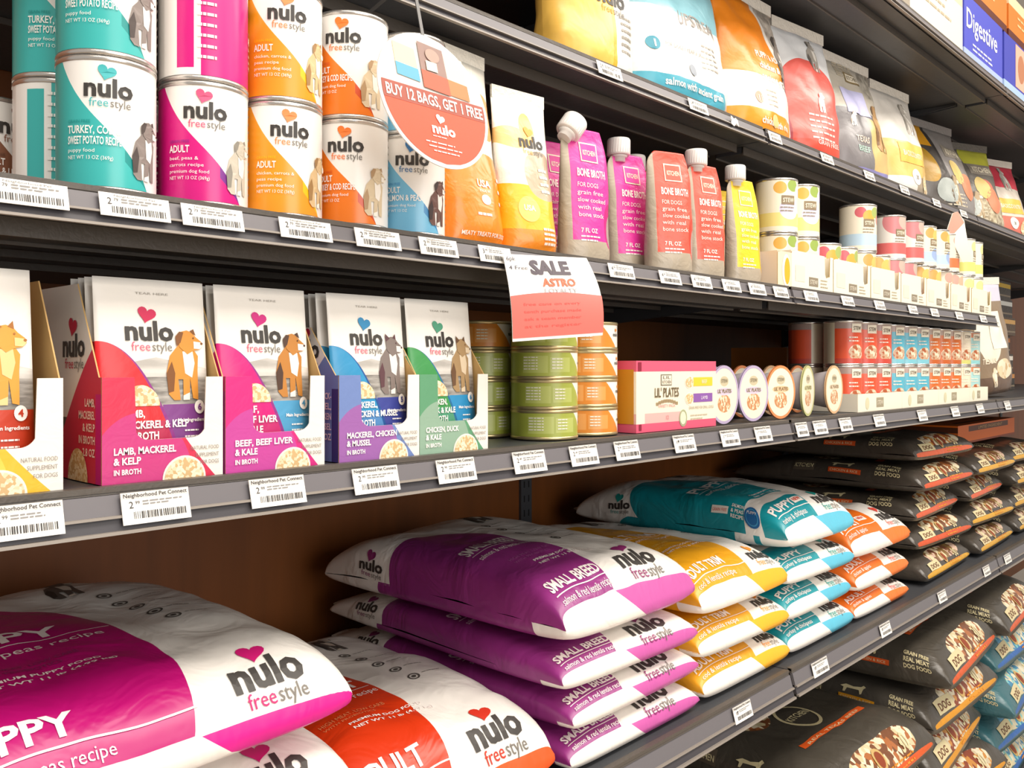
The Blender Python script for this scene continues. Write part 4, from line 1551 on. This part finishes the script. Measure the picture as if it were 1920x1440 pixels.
def nulo_bag(key, c1, c2, low, hcol, W, L, T, big, fine, front, front2, side=True, band=False, seed=0, label_box=False, droop=0.0, edge=.03, fyk=.26):
    B = Lying(W, L, T, seed, droop=droop, amp=.006 if T > .081 else .002)
    b = W / 2
    cx, ra = edge - W * .42, W * .42
    lay = [(sup(cx, .17, ra, .225, 3.4), c1)]
    if band:
        lay += [(lambda u, v: (v > .085) & (v < .125) & (u < .09), '#efe9e2')]
    fy = T * fyk
    q_ = min(1, max(.55, T / .098))
    lay += [(lambda u, v: (v < fy) & (u < (edge * .6 + .012 - v * 1.2)), '#f2ede6'),
            (lambda u, v: (v < fy - .002) & (u > (edge * .6 + .012 - v * 1.2)), low)]
    ma = mat('kibble_' + key, '#f0ebe4', .36, lay, bump=(13, .5), coat=.25)

    def build():
        root = empty('kibble_bag')
        mb = MB()
        B.mesh(mb, ma)
        wt = ink('#f7ece8')
        S = B.S
        mb.text(S, big, -W / 2 + .02, .245, .026, wt, width=min(edge + W / 2 - .03, .030 * len(big)), bold=.02)
        mb.rect(S, -W / 2 + .02, edge - .005, .237, .2385, wt, .0008, 10)
        mb.text(S, fine, -W / 2 + .02, .217, .0125, wt, width=min(.0088 * len(fine), edge + W / 2 - .025))
        for i, t in enumerate(('HIGH MEAT, LOW CARB', 'WITH PROBIOTICS')):
            mb.text(S, t, -.115, .180 - i * .012, .0075, ink(c2), width=.0048 * len(t))
        mb.text(S, 'PREMIUM ' + ('PUPPY' if big == 'PUPPY' else 'DOG') + ' FOOD', -W / 2 + .06, .146, .008, wt, width=.105, bold=.02)
        mb.text(S, 'NET WT 11 lb (4.99 kg)', -W / 2 + .06, .130, .008, wt, width=.115, bold=.02)
        # front end: title on the coloured half, logo on the white half
        fw = edge + W / 2 - .018
        x0 = -W / 2 + .012
        mb.text(S, front, x0, fy + .028 * q_, .022 * q_, wt, width=min(.0118 * len(front) if len(front) > 5 else .1, fw), bold=.03)
        mb.rect(S, x0, x0 + fw, fy + .0205 * q_, fy + .0222 * q_, wt, .0008, 8)
        mb.text(S, front2, x0 + .002, fy + .006 * q_, .0105 * q_, wt, width=min(.0060 * len(front2), fw))
        lw = min(.086, (W / 2 - edge) * (.52 if big == 'PUPPY' and W > .3 else .62))
        mb.logo(S, edge + (W / 2 - edge) * .20, fy + .020 * q_, lw, hcol, tall=.60 + .35 * q_, off=.001)
        paws(mb, B, edge + .045, .36, 5, .034, '#54504b', de=.003)
        mb.dog(S, .055, .385, .075, ('#5c544e', '#e9dccb', '#3a332e'))
        if label_box:
            mb.rect(S, -.030, .010, .052, .068, ink('#efe6dc'), .0008, 3)
            mb.text(S, 'NEW', -.010, .056, .009, ink('#d8503a'), align='C', width=.03, off=.0013, bold=.02)
        if side:
            e0 = -B.em + .012
            mb.logo(S, e0 + .004, L - .055, .056, hcol, rot=-math.pi / 2, sub=True, tall=.8, off=.001)
        if band:
            mb.disc(S, -B.em + .034, .105, .021, .019, ink('#1f5f9a'), .001)
            mb.disc(S, -B.em + .034, .105, .017, .015, ink('#3f8fc0'), .0014, ring=.85)
            mb.text(S, 'PUPPY', -B.em + .04, .117, .006, wt, width=.024, rot=-math.pi / 2, off=.0016)
            mb.rect(S, -B.em + .03, -B.em + .044, .165, .20, ink('#efe3da'), .001, 3)
            mb.text(S, 'GRAIN FREE', -B.em + .034, .198, .006, ink('#d86a5a'), width=.03, rot=-math.pi / 2, off=.0014)
            for i in range(3):
                mb.text(S, ('SALMON', '& PEAS', 'RECIPE')[i], -B.em + .046 - i * .010, .158, .007, wt, width=.032, rot=-math.pi / 2, off=.001, bold=.02)
        mb.build('bag_body', root)
        # heat-sealed back end
        mb = MB()
        k = [(-W * .42 + W * .84 * i / 16) for i in range(17)]
        zs = B.zc * .65
        n = mb.add([(x, L - .004, zs + .002 * math.sin(x * 60)) for x in k] + [(x * .97, L + .022, zs + .004 * math.sin(x * 47)) for x in k] + [(x, L - .004, zs + .002 + .002 * math.sin(x * 60)) for x in k] + [(x * .97, L + .022, zs + .002 + .004 * math.sin(x * 47)) for x in k])
        q = 17
        seal = mat('bag_seal', '#e9e3da', .4, bump=(90, .2))
        for i in range(16):
            mb.face([n + i + 1, n + i, n + q + i, n + q + i + 1], seal)
            mb.face([n + 2 * q + i, n + 2 * q + i + 1, n + 3 * q + i + 1, n + 3 * q + i], seal)
            mb.face([n + q + i, n + 3 * q + i, n + 3 * q + i + 1, n + q + i + 1], seal)
        mb.build('end_seal', root)
        return root
    return build


KG = 'kibble bags lying on the lower shelf'


def stack(key, builder_args, x, y, zs, names, yaws=None, xs=None):
    for i, (z, nm) in enumerate(zip(zs, names)):
        T = builder_args[i]['T']
        k = '%s_%d' % (key, round(T * 1000))
        put('kb_' + k, None if 'kb_' + k in PROTO else nulo_bag(k, **builder_args[i]), (x + (xs[i] if xs else 0), y, Z(z)), nm, 'kibble bag', KG, rz=math.radians(yaws[i] if yaws else 0))


def args(base, T, seed):
    d = dict(base)
    d['T'], d['seed'] = T, seed
    return d


PUP = dict(fyk=.10, edge=.034, c1='#b5086e', c2='#8f2a68', low='#d8148a', hcol='#c4146e', W=.36, L=.54, big='PUPPY', fine='salmon & peas recipe', front='PUPPY', front2='salmon & peas recipe')
RED = dict(fyk=.12, edge=.0, c1='#d0360e', c2='#e88a5a', low='#e8581e', hcol='#c8301a', W=.298, L=.53, big='ADULT', fine='salmon & peas recipe', front='ADULT', front2='salmon & peas recipe')
PUR = dict(edge=-.022, c1='#92307e', c2='#b560a4', low='#c65aa4', hcol='#8a2a6a', W=.306, L=.52, big='SMALL BREED', fine='salmon & red lentils recipe', front='SMALL BREED', front2='salmon & red lentils recipe')
YEL = dict(edge=.045, c1='#e6a21a', c2='#f3cf6a', low='#f6b428', hcol='#e8932a', W=.281, L=.52, big='ADULT TRIM', fine='cod & lentils recipe', front='ADULT TRIM', front2='cod & lentils recipe')
TEA = dict(edge=.02, c1='#12909c', c2='#5ac4c8', low='#5cbcd8', hcol='#169a94', W=.282, L=.50, big='PUPPY', fine='turkey & chickpeas', front='PUPPY', front2='turkey & chickpeas', band=True, label_box=True)
ORA = dict(edge=.035, c1='#e8701a', c2='#f3a45a', low='#f07a2a', hcol='#d8483a', W=.298, L=.50, big='ADULT', fine='chicken & apples', front='ADULT', front2='chicken & apples', label_box=True)

stack('pup', [args(PUP, .080, 1), args(PUP, .080, 1), args(PUP, .092, 2)], .345, .694, (S3 + .0005, S3 + .082, S3 + .164),
      ('white and magenta puppy kibble bag, bottom of the left stack', 'white and magenta puppy kibble bag, middle of the left stack', 'white and magenta puppy kibble bag on top of the left stack'), (0, 1, 2))
stack('red', [args(RED, .112, 4)], .687, .70, (S3 + .0005,), ('white and red kibble bag lying between the magenta and the purple stacks',), (-1,))
stack('pur', [args(PUR, .050, 5), args(PUR, .050, 5), args(PUR, .054, 6), args(PUR, .098, 7)], 1.004, .693, (S3 + .0005, S3 + .051, S3 + .102, S3 + .157),
      ('white and purple small breed bag at the bottom of its stack', 'white and purple small breed bag, second from the bottom of its stack', 'white and purple small breed bag directly under the top one', 'white and purple small breed bag on top of its stack'), (0, 1, -1, 1), (.0, .002, -.010, -.004))
stack('yel', [args(YEL, .061, 8), args(YEL, .061, 8), args(YEL, .084, 9)], 1.310, .694, (S3 + .0005, S3 + .063, S3 + .125),
      ('white and yellow trim bag at the bottom of its stack', 'white and yellow trim bag in the middle of its stack', 'white and yellow trim bag on top of its stack, beside the purple bags'), (0, -1, 0), (.004, -.004, .0))
stack('tea', [args(TEA, .059, 10), args(TEA, .059, 10), args(TEA, .059, 10), args(TEA, .092, 11)], 1.597, .697, (S3 + .0005, S3 + .061, S3 + .121, S3 + .182),
      ('white and teal puppy bag at the bottom of its stack', 'white and teal puppy bag, second from the bottom', 'white and teal puppy bag directly under the top one', 'white and teal puppy bag lying highest, on top of its stack'), (0, 1, -1, -1), (.004, -.004, .0, .006))
stack('ora', [args(ORA, .052, 12), args(ORA, .062, 13), args(ORA, .084, 14)], 1.902, .698, (S3 + .0005, S3 + .054, S3 + .118),
      ('white and orange kibble bag at the bottom of its stack', 'white and orange kibble bag in the middle of its stack', 'white and orange kibble bag on top, beside the teal bags'), (0, 1, -1), (-.004, .004, .0))


# ---- dark bags with orange labels
def dark_bag(key, acc, W, L, T, seed, front_cols, base='#464039', acc2='#d98a2a'):
    B = Lying(W, L, T, seed, nf=4.2, m=4.6, amp=.004)
    fc = food(85, front_cols)
    ma = mat('dark_bag_' + key, base, .33, [
        (sup(.02, .035, W * .30, T * .30, 3), fc), (sup(.0, .0, W * .47, .007, 6), acc), (sup(-W * .22, .30, .05, .04), fc)], bump=(18, .35), coat=.3)

    def build():
        root = empty('kibble_bag')
        mb = MB()
        B.mesh(mb, ma, 32, 64)
        S = B.S
        bg = ink('#d8cba0')
        e0 = -B.em + .014
        R = -math.pi / 2
        # long left side: paw animal, orange title bar, text block near the front
        mb.dog(S, e0 + .030, .245, .0001, ('#d8cba0', '#d8cba0', '#d8cba0'))

        def pq(a, b):
            return (e0 + b, .26 - a)
        an = [(0, .030), (.012, .036), (.03, .034), (.046, .038), (.050, .044), (.056, .040), (.052, .034), (.050, .022), (.046, .020), (.043, .029), (.016, .028), (.012, .019), (.007, .019), (.008, .028)]
        mb.poly(S, [pq(a, b) for a, b in an], bg, .001)
        mb.rect(S, e0 + .002, e0 + .014, .18, .262, ink(acc), .001, 3)
        mb.text(S, 'CHICKEN & RICE', e0 + .005, .258, .006, ink('#f0dcae'), width=.07, rot=R, off=.0014)
        for i, t in enumerate(('GRAIN FREE', 'REAL MEAT', 'DOG FOOD')):
            mb.text(S, t, e0 + .036 - i * .015, .145, .010, bg, width=.072, rot=R, off=.001, bold=.03)
        mb.rect(S, e0 + .004, e0 + .036, .30, .355, ink('#5a5044'), .0008, 3)
        mb.text(S, 'KITCHEN', e0 + .012, .352, .012, bg, width=.048, rot=R, off=.0014, bold=.02)
        # top
        mb.disc(S, -.01, .24, .05, .05, bg, .001, 28, ring=.86)
        mb.text(S, 'KITCHEN', -.01, .232, .016, bg, align='C', width=.078, off=.001, bold=.02)
        mb.rect(S, -W * .3, W * .3, .155, .175, ink(acc), .001, 6)
        mb.text(S, 'REAL TEXAS BEEF', 0, .159, .011, ink('#f0dcae'), align='C', width=W * .5, off=.0014)
        # front end
        mb.text(S, '30', W * .18, T * .18, T * .3, bg, off=.001, bold=.02)
        mb.rect(S, -W * .36, -W * .16, T * .12, T * .38, bg, .001, 2)
        mb.text(S, 'DOG', -W * .33, T * .17, T * .14, ink('#6a3a1e'), width=W * .13, off=.0014, bold=.02)
        mb.disc(S, -W * .02, T * .32, T * .2, T * .19, ink('#c9a86a'), .001, 16)
        mb.disc(S, -W * .02, T * .32, T * .14, T * .13, ink('#8f3f1e'), .0014, 16)
        mb.lines(S, W * .02, T * .1, W * .3, 2, T * .1, T * .03, ink(acc2), .001)
        mb.build('bag_body', root)
        mb = MB()
        mb.box(-W * .42, W * .42, L - .003, L + .02, B.zc * .6, B.zc * .6 + .003, mat('dark_seal', '#35312d', .4))
        mb.build('end_seal', root)
        return root
    return build


DK = [('a', '#d9541e', ('#d8c9a0', '#7a4a2c', '#efe3c4', '#b06a38', '#3d3833')), ('b', '#dd5a24', ('#cfc0a0', '#8a3f24', '#e6dcc0', '#c98a3c', '#4a3f38')), ('c', '#e0a824', ('#e6d9b0', '#8a6a3c', '#d9b9a4', '#7a4a34', '#4a3f38'))]
DG = 'dark kibble bags on the lower shelf'
DB = {k: dark_bag(k, a, .380, .50, .064, 20 + i, fc) for i, (k, a, fc) in enumerate(DK)}
LV = ['bottom', 'second up', 'third up', 'fourth up', 'fifth up']
for c, (x, nm, nn) in enumerate(((2.345, 'the stack right of the orange bags', 5), (2.765, 'the farther stack by the shelf gap', 4))):
    for i in range(nn):
        k = 'abc'[(i + c) % 3] if c == 0 and i != 2 or c == 1 else 'b'
        if c == 0:
            k = ('c', 'a', 'b', 'a', 'b')[i]
        else:
            k = ('c', 'c', 'b', 'c', 'a')[i]
        put('db_' + k, DB[k], (x + .012 * math.sin(i * 2.1), .70 + .012 * ((i * 7) % 3), Z(S3 + .0005 + i * .0705)), 'dark kibble bag, %s of %s' % (LV[i], nm), 'kibble bag', DG, rz=math.radians((2, -2, 3, 0, -3)[i]))
for i in range(4):
    put('db_c', DB['c'], (3.19, .705 + .01 * (i % 2), Z(S3 + .0005 + i * .0705)), 'yellow edged dark kibble bag, %s of the stack cut by the right edge' % LV[i], 'kibble bag', DG, rz=math.radians(1 - i))
# orange case and a grey card lying on the dark stacks
mb = MB()
mb.box(-.30, .30, 0, .25, 0, .055, mat('orange_case', '#d8691c', .5, [(box_mask(-.20, .22, .034, .05), '#5a2c16'), (box_mask(-1, 1, -1, .006), '#8a3a16')]))
mb.text(flat(0), 'LIMITED INGREDIENT', .02, .038, .009, ink('#c9a06a'), align='C', width=.26)
o = mb.build('cardboard_case')
o.location = (3.02, .80, Z(S3 + .001 + 4 * .0705 + .004))
tag(o, 'flat orange case lying on the dark bags under the middle shelf', 'box')
mb = MB()
mb.box(-.15, .15, 0, .2, 0, .020, mat('grey_card', '#c9c0ae', .6))
for i in range(5):
    mb.rect(flat(0), .0 + i * .022, .012 + i * .022, .005, .017, ink('#8f8674'))
o = mb.build('card_pack')
o.location = (2.47, .93, Z(S3 + .001 + 5 * .0705 + .003))
tag(o, 'grey card pack lying on the top dark bag, left of the orange case', 'box')

# ---- dark bags on the base deck
BG = 'dark kibble bags on the base deck'
BB = {k: dark_bag('low_' + k, a, .46, .60, .097, 40 + i, fc, base=b) for i, (k, a, fc, b) in enumerate((
    ('a', '#dd5a1e', DK[0][2], '#4a453d'), ('b', '#e09a1e', DK[1][2], '#4e4942'), ('t', '#2a6ab8', ('#8ad0cc', '#d8d0b0', '#3f8fb8', '#e9e2c8', '#b5623a'), '#3f6f78')))}
for c, (x, ks, nm) in enumerate(((1.745, 'abaa', 'the near low stack'), (2.250, 'abbba', 'the low stack under the lower rail'), (2.76, 'tttta', 'the teal edged low stack at the right edge'), (1.245, 'aba', 'the low stack under the yellow bags'))):
    for i, k in enumerate(ks):
        put('bb_' + k, BB[k], (x + .012 * math.sin(i * 1.7 + c), .615 + .012 * ((i * 5 + c) % 3), .1700 + i * .1035), 'large %s bag, %s in %s' % ('teal edged' if k == 't' else 'dark', ['bottom', 'second', 'third', 'fourth', 'topmost'][i], nm), 'kibble bag', BG, rz=math.radians((3, -3, 5, -1, 4)[i]))


# ================================================================== STANDING BAGS ON THE UPPER BAG SHELF
def big_bag(key, W, H, D, base, layers, deco, lean=.05, rough=.35):
    ma = mat('standing_' + key, base, rough, layers, bump=(14, .35), coat=.3)

    def build():
        root = empty('kibble_bag')
        mb = MB()
        l = lambda z: -W / 2 * (1 - .10 * max(0, z / H - .55))
        r = lambda z: W / 2 * (1 - .10 * max(0, z / H - .55))
        S = sheet_mesh(mb, H, l, r, bag_depth(D, H, .004, 2.0, .85), ma, seed=len(key) * 5, amp=.007, lean=lean)
        deco(mb, S)
        mb.build('bag_body', root)
        mb = MB()
        mb.box(-W / 2 * .95, W / 2 * .95, lean * H - .003, lean * H + .003, H + .0002, H + .022, mat('standing_seal_' + key, base if key in ('black', 'tan') else '#e9e3d8', .4, bump=(90, .3)))
        mb.build('top_seal', root)
        return root
    return build


UG = 'standing kibble bags on the upper shelf'
wtx = '#f6efe6'


def d_yel(mb, S):
    mb.logo(S, -.02, .10, .06, '#e8a02a')
    for k in range(6):
        mb.lines(S, .025, .085 - k * .01, .035, 1, .01, .004, ink('#9a958c'))


def d_teal(mb, S):
    mb.disc(S, -.095, .085, .011, .011, ink('#3f93a8'), .001)
    mb.text(S, '1', -.095, .079, .012, ink(wtx), align='C', off=.0015, bold=.03)
    mb.text(S, 'UPSTREAM', .03, .135, .022, ink('#9a948f'), align='C', width=.11, bold=.02)
    mb.text(S, 'FOR DOGS 1 YEAR & UP', -.07, .086, .007, ink('#a39d96'), width=.09)
    mb.text(S, 'salmon with ancient grain', 0, .024, .012, ink(wtx), align='C', width=.15, bold=.02)
    mb.disc(S, -.01, .058, .008, .010, ink('#8f96a0'), .001)
    for k in range(5):
        mb.lines(S, .02, .105 - k * .009, .07, 1, .01, .003, ink('#b3aea6'))


def d_org(mb, S):
    for i, t in enumerate(('PUPPY & ADULT', 'chicken & pea', 'ancient grain')):
        mb.text(S, t, -.028, .150 - i * .022, .013, ink(wtx), width=.095, bold=.02)
    mb.disc(S, -.045, .068, .011, .011, ink('#d9a08a'), .001)
    mb.text(S, '11', -.045, .062, .011, ink(wtx), align='C', off=.0015)
    mb.text(S, 'chicken with rice', .0, .020, .013, ink(wtx), align='C', width=.10, bold=.02)
    mb.disc(S, -.005, .03, .014, .012, ink('#f3c88a'), .001)
    mb.dog(S, .075, .105, .12, ('#8a8078', '#e8e2d8', '#4a4440'))
    for k in range(4):
        mb.lines(S, -.02, .085 - k * .009, .05, 1, .01, .003, ink('#c9b9a9'))


def d_red(mb, S):
    mb.dog(S, -.005, .095, .045, (wtx, wtx, '#e8b0a4'))
    for k in range(5):
        mb.lines(S, -.05, .085 - k * .012, .09, 1, .01, .004, ink('#f3cfc6'))
    mb.text(S, 'GRAIN FREE', .0, .026, .010, ink(wtx), align='C', width=.08)
    mb.dog(S, .02, .190, .075, ('#a8a29a', '#efeae2', '#6a6660'))


def d_grey(mb, S):
    mb.dog(S, -.055, .115, .035, (wtx, wtx, '#b5a89a'))
    mb.text(S, 'TEXAS', -.06, .080, .014, ink('#f1d9c8'), width=.05, bold=.02)
    mb.text(S, 'BEEF', -.06, .058, .014, ink('#a8c4b8'), width=.05, bold=.02)
    mb.dog(S, .055, .07, .12, ('#b08a5a', '#e8c890', '#7a5a3a'))
    mb.rect(S, -.07, .02, .145, .205, ink('#c6c6ec'), .001, 5)
    mb.rect(S, -.03, .03, .225, .25, ink('#8d7a55'), .001, 4)
    mb.rect(S, -.025, .025, .229, .246, ink('#efe6d2'), .0014, 4)
    mb.text(S, 'KITCHEN', 0, .232, .011, ink('#6a5f4a'), align='C', width=.042, off=.0018)
    for k in range(6):
        mb.lines(S, -.06, .265 - k * .006, .12, 1, .01, .004, ink('#c4b9a4'))


def d_cream(mb, S):
    mb.dog(S, .03, .16, .09, ('#bdb7ae', '#f1ece4', '#8a857c'))
    mb.rect(S, -.06, .06, .08, .13, ink('#eebc5a'), .001, 5)
    mb.text(S, 'BACKCOUNTRY', 0, .097, .014, ink('#f7ead0'), align='C', width=.1, off=.0015, bold=.02)
    mb.disc(S, .0, .048, .022, .02, ink('#f3efe8'), .001)
    mb.text(S, '30', 0, .042, .011, ink('#6a645a'), align='C', off=.0015)
    mb.disc(S, .055, .035, .025, .025, mat('bowl', food(420), .5), .001)


def d_black(mb, S):
    mb.rect(S, -.015, .095, .175, .21, ink('#8d857a'), .0008, 6)
    mb.text(S, 'KITCHEN', .040, .184, .018, ink('#e6dcc6'), align='C', width=.085, off=.0013, bold=.03)
    mb.disc(S, .01, .13, .03, .036, ink('#d9c07a'), .001)
    mb.disc(S, .05, .09, .035, .04, ink('#d98a6a'), .001)
    mb.disc(S, -.06, .07, .04, .035, ink('#a9b0ac'), .001)
    mb.dog(S, -.03, .03, .09, ('#b09a7a', '#e6dcc6', '#6a5a4a'))
    for k in range(4):
        mb.lines(S, -.08, .06 - k * .011, .15, 1, .01, .004, ink('#cfc4ae'))


put('ub_yel', big_bag('yel', .168, .262, .10, '#e9e4da', [(lambda u, v: (u < .012) & (v > .006), '#f3c25a'), (lambda u, v: (u > .006) & (u < .014), '#e8ab24')], d_yel), (1.005, .795, Z(S0)), 'cream and yellow standing bag, first on the upper shelf', 'kibble bag', UG, rz=math.radians(-6))
put('ub_teal', big_bag('teal', .258, .268, .12, '#efece6', [(lambda u, v: (v > .150), '#8cc3d0'), (box_mask(-1, 1, .008, .040), '#46a4ba'), (lambda u, v: (v < .042) & (u > .09), '#b9b3ac')], d_teal), (1.235, .805, Z(S0)), 'white and teal standing bag with a teal stripe near its foot', 'kibble bag', UG, rz=math.radians(-4))
put('ub_org', big_bag('org', .222, .268, .12, '#f1ece5', [(lambda u, v: (v > .112) & ((u + v * .25) < .085), '#f08a1c'), (box_mask(-1, .085, .006, .046), '#f09a20'), (lambda u, v: (v > .09) & ((u + v * .25) > .10), scenery('#8f857c', '#d9d0c4', 40, 30))], d_org), (1.498, .805, Z(S0)), 'white and orange standing bag with a grey dog, left of the red one', 'kibble bag', UG, rz=math.radians(-2))
put('ub_red', big_bag('red', .195, .268, .12, '#eef0f2', [(sup(-.01, .02, .12, .19, 2.4), '#e8645a'), (box_mask(-1, 1, -1, .035), '#e6503c'), (lambda u, v: (u < -.086) & (v < .2), '#a8404a')], d_red), (1.730, .805, Z(S0)), 'white and red standing bag in the middle of the upper shelf', 'kibble bag', UG, rz=math.radians(-8))
put('ub_grey', big_bag('grey', .235, .268, .13, '#cfc8ba', [(lambda u, v: (v < .155), '#7d7a7c'), (lambda u, v: (v < .14) & (u > .0), '#d8b87a'), (box_mask(-1, 1, -1, .022), '#8f8ac0'), (lambda u, v: (v > .2) & (u > .05), scenery('#8a8478', '#e0d9cc', 50, 30))], d_grey), (1.985, .815, Z(S0)), 'grey standing bag with a lilac label and beef lettering', 'kibble bag', UG, rz=math.radians(-6))
put('ub_cream', big_bag('cream', .215, .262, .12, '#ebe6de', [(box_mask(-1, 1, .045, .135), '#e9c070'), (lambda u, v: (v < .05) & (u > .0), '#a99a84')], d_cream), (2.250, .810, Z(S0)), 'cream standing bag with an ochre band, beside the black and yellow bag', 'kibble bag', UG, rz=math.radians(-6))
put('ub_black', big_bag('black', .27, .262, .16, '#8f8a88', [(lambda u, v: (u < -.05) & (v < .30), '#4d4844'), (lambda u, v: (v > .20) & (u < -.055), '#e0a020'), (sup(-.105, .14, .032, .05), '#b58a1e'), (lambda u, v: (u > -.052) & (u < -.040), '#3a3634')], d_black, .10), (2.650, .835, Z(S0)), 'black and grey standing bag with a yellow top corner', 'kibble bag', UG, rz=math.radians(-10))
put('ub_tan', big_bag('tan', .24, .258, .15, '#6f6a64', [(lambda u, v: v < .10, scenery('#8a7a60', '#e0d5b8', 40, 40)), (sup(.03, .12, .03, .04), '#cf7a6a'), (lambda u, v: (v > .21) & (u > -.02), '#c8c84a')], d_black, .10), (2.945, .84, Z(S0)), 'dark standing bag with a lime corner, behind the black and grey one', 'kibble bag', UG, rz=math.radians(-24))
put('ub_rose', big_bag('rose', .24, .25, .15, '#d8485a', [(lambda u, v: v < .17, '#ded4c8'), (lambda u, v: v < .07, '#e07a6a')], d_cream, .08), (3.205, .83, Z(S0)), 'rose red standing bag at the right edge of the upper shelf', 'kibble bag', UG, rz=math.radians(-20))


# ---- topmost shelf: boxes seen from below at the right
def carton(W, H, D, col, layers, deco):
    mb = MB()
    mb.box(-W / 2, W / 2, 0, D, 0, H, mat(col[0], col[1], .45, layers, coat=.2))
    deco(mb, flat(0))
    return mb


def d_blue1(mb, S):
    mb.text(S, 'Digestive', -.02, .085, .05, ink('#f2f2fa'), align='C', width=.27, bold=.012)
    mb.lines(S, -.1, .05, .2, 2, .012, .005, ink('#cfd4f0'))


def d_blue2(mb, S):
    mb.rect(S, -.10, .02, .04, .16, ink('#eab09a'))
    mb.disc(S, -.04, .10, .035, .04, ink('#b57a5a'), .0008)
    mb.text(S, '& Care', .085, .05, .05, ink('#f2f2fa'), align='C', width=.10, bold=.03)


TGp = 'boxes on the topmost shelf'
for x, nm, key, col, lay, dc, W_, H_ in (
        (2.14, 'cream box on the topmost shelf, left of the blue boxes', 'tb_c', ('top_cream', '#ece2cf'), [(box_mask(-1, 1, .12, .14), '#d8c9a9')], lambda mb, S: mb.lines(S, -.1, .1, .2, 3, .02, .006, ink('#b9ab92')), .36, .17),
        (2.50, 'blue box with white lettering on the topmost shelf', 'tb_b', ('top_blue', '#4a52c4'), [(box_mask(-1, 1, -1, .03), '#a9bce6'), (box_mask(-.18, -.17, -1, 1), '#8f9ae0')], d_blue1, .335, .165),
        (2.90, 'blue box with a peach picture on the topmost shelf', 'tb_d', ('top_blue2', '#4048b4'), [(box_mask(-1, 1, -1, .035), '#a9c6ea')], d_blue2, .43, .165)):
    o = carton(W_, H_, .22, col, lay, dc).build('food_box')
    o.location = (x, .672, Z(ST))
    tag(o, nm, 'box', TGp)
for x, nm in ((2.52, 'orange brown case stacked over the lettered blue box'), (2.92, 'orange brown case stacked over the pictured blue box')):
    put('case_o', lambda: carton(.38, .12, .22, ('top_orange', '#d97a2a'), [(box_mask(-1, 1, -1, .02), '#5a2418'), (box_mask(-1, 1, .09, 1), '#e9cfa8')], lambda mb, S: mb.lines(S, -.1, .07, .2, 2, .02, .006, ink('#efc08a'))).build('food_box'), (x, .672, Z(ST + .1655)), nm, 'box', TGp)

# ---- far bay of the middle shelf: one leaning brown bag before a stack of dark packs
put('far_bag', big_bag('brown', .30, .32, .10, '#8f7a62', [(lambda u, v: v > .27, '#d6d4e6'), (sup(-.02, .16, .07, .07), '#efe9d6'), (lambda u, v: (v < .05), '#6a5444'), (sup(.05, .07, .05, .03), food(60))], lambda mb, S: (mb.text(S, 'TEXAS', -.08, .09, .016, ink('#efe3cc'), width=.08, bold=.02), mb.dog(S, -.02, .02, .06, ('#e6d9c0', '#f3ead8', '#b09a7a')), mb.rect(S, -.01, .08, .13, .24, ink('#f1ecde'), .001, 5)), .02), (2.855, .775, Z(S2) + .011), 'brown bag with white labels standing beyond the end of the can tiers', 'kibble bag', None, rz=math.radians(-10), ry=math.radians(-4))
for i, (c, l) in enumerate((('#3a332e', '#c98a4a'), ('#453a30', '#e6e0d4'), ('#3c342c', '#c4742a'), ('#54402c', '#d8a860'), ('#3a322c', '#dfe0dc'), ('#3f382e', '#e0b82a'))):
    mb = MB()
    mb.box(-.40, .40, 0, .28, 0, .068, mat('pack_%d' % i, c, .45, [(box_mask(-1, 1, .044, .060), l), (box_mask(-1, 1, .012, .018), '#8a7a64')], bump=(60, .3)))
    mb.text(flat(0), 'KITCHEN RECIPE', -.1, .047, .010, ink('#4a4038'), align='C', width=.25)
    o = mb.build('flat_pack')
    o.location = (3.42 + .01 * (i % 2), .92 + .008 * (i % 3), Z(S2 + .0005 + i * .069))
    tag(o, 'dark flat pack with a %s stripe in the far pile, %s' % (('tan', 'white', 'rust', 'sand', 'pale grey', 'yellow')[i], ['bottom one', 'second up', 'third up', 'fourth up', 'fifth up', 'top one'][i]), 'box', 'flat packs in the far pile')
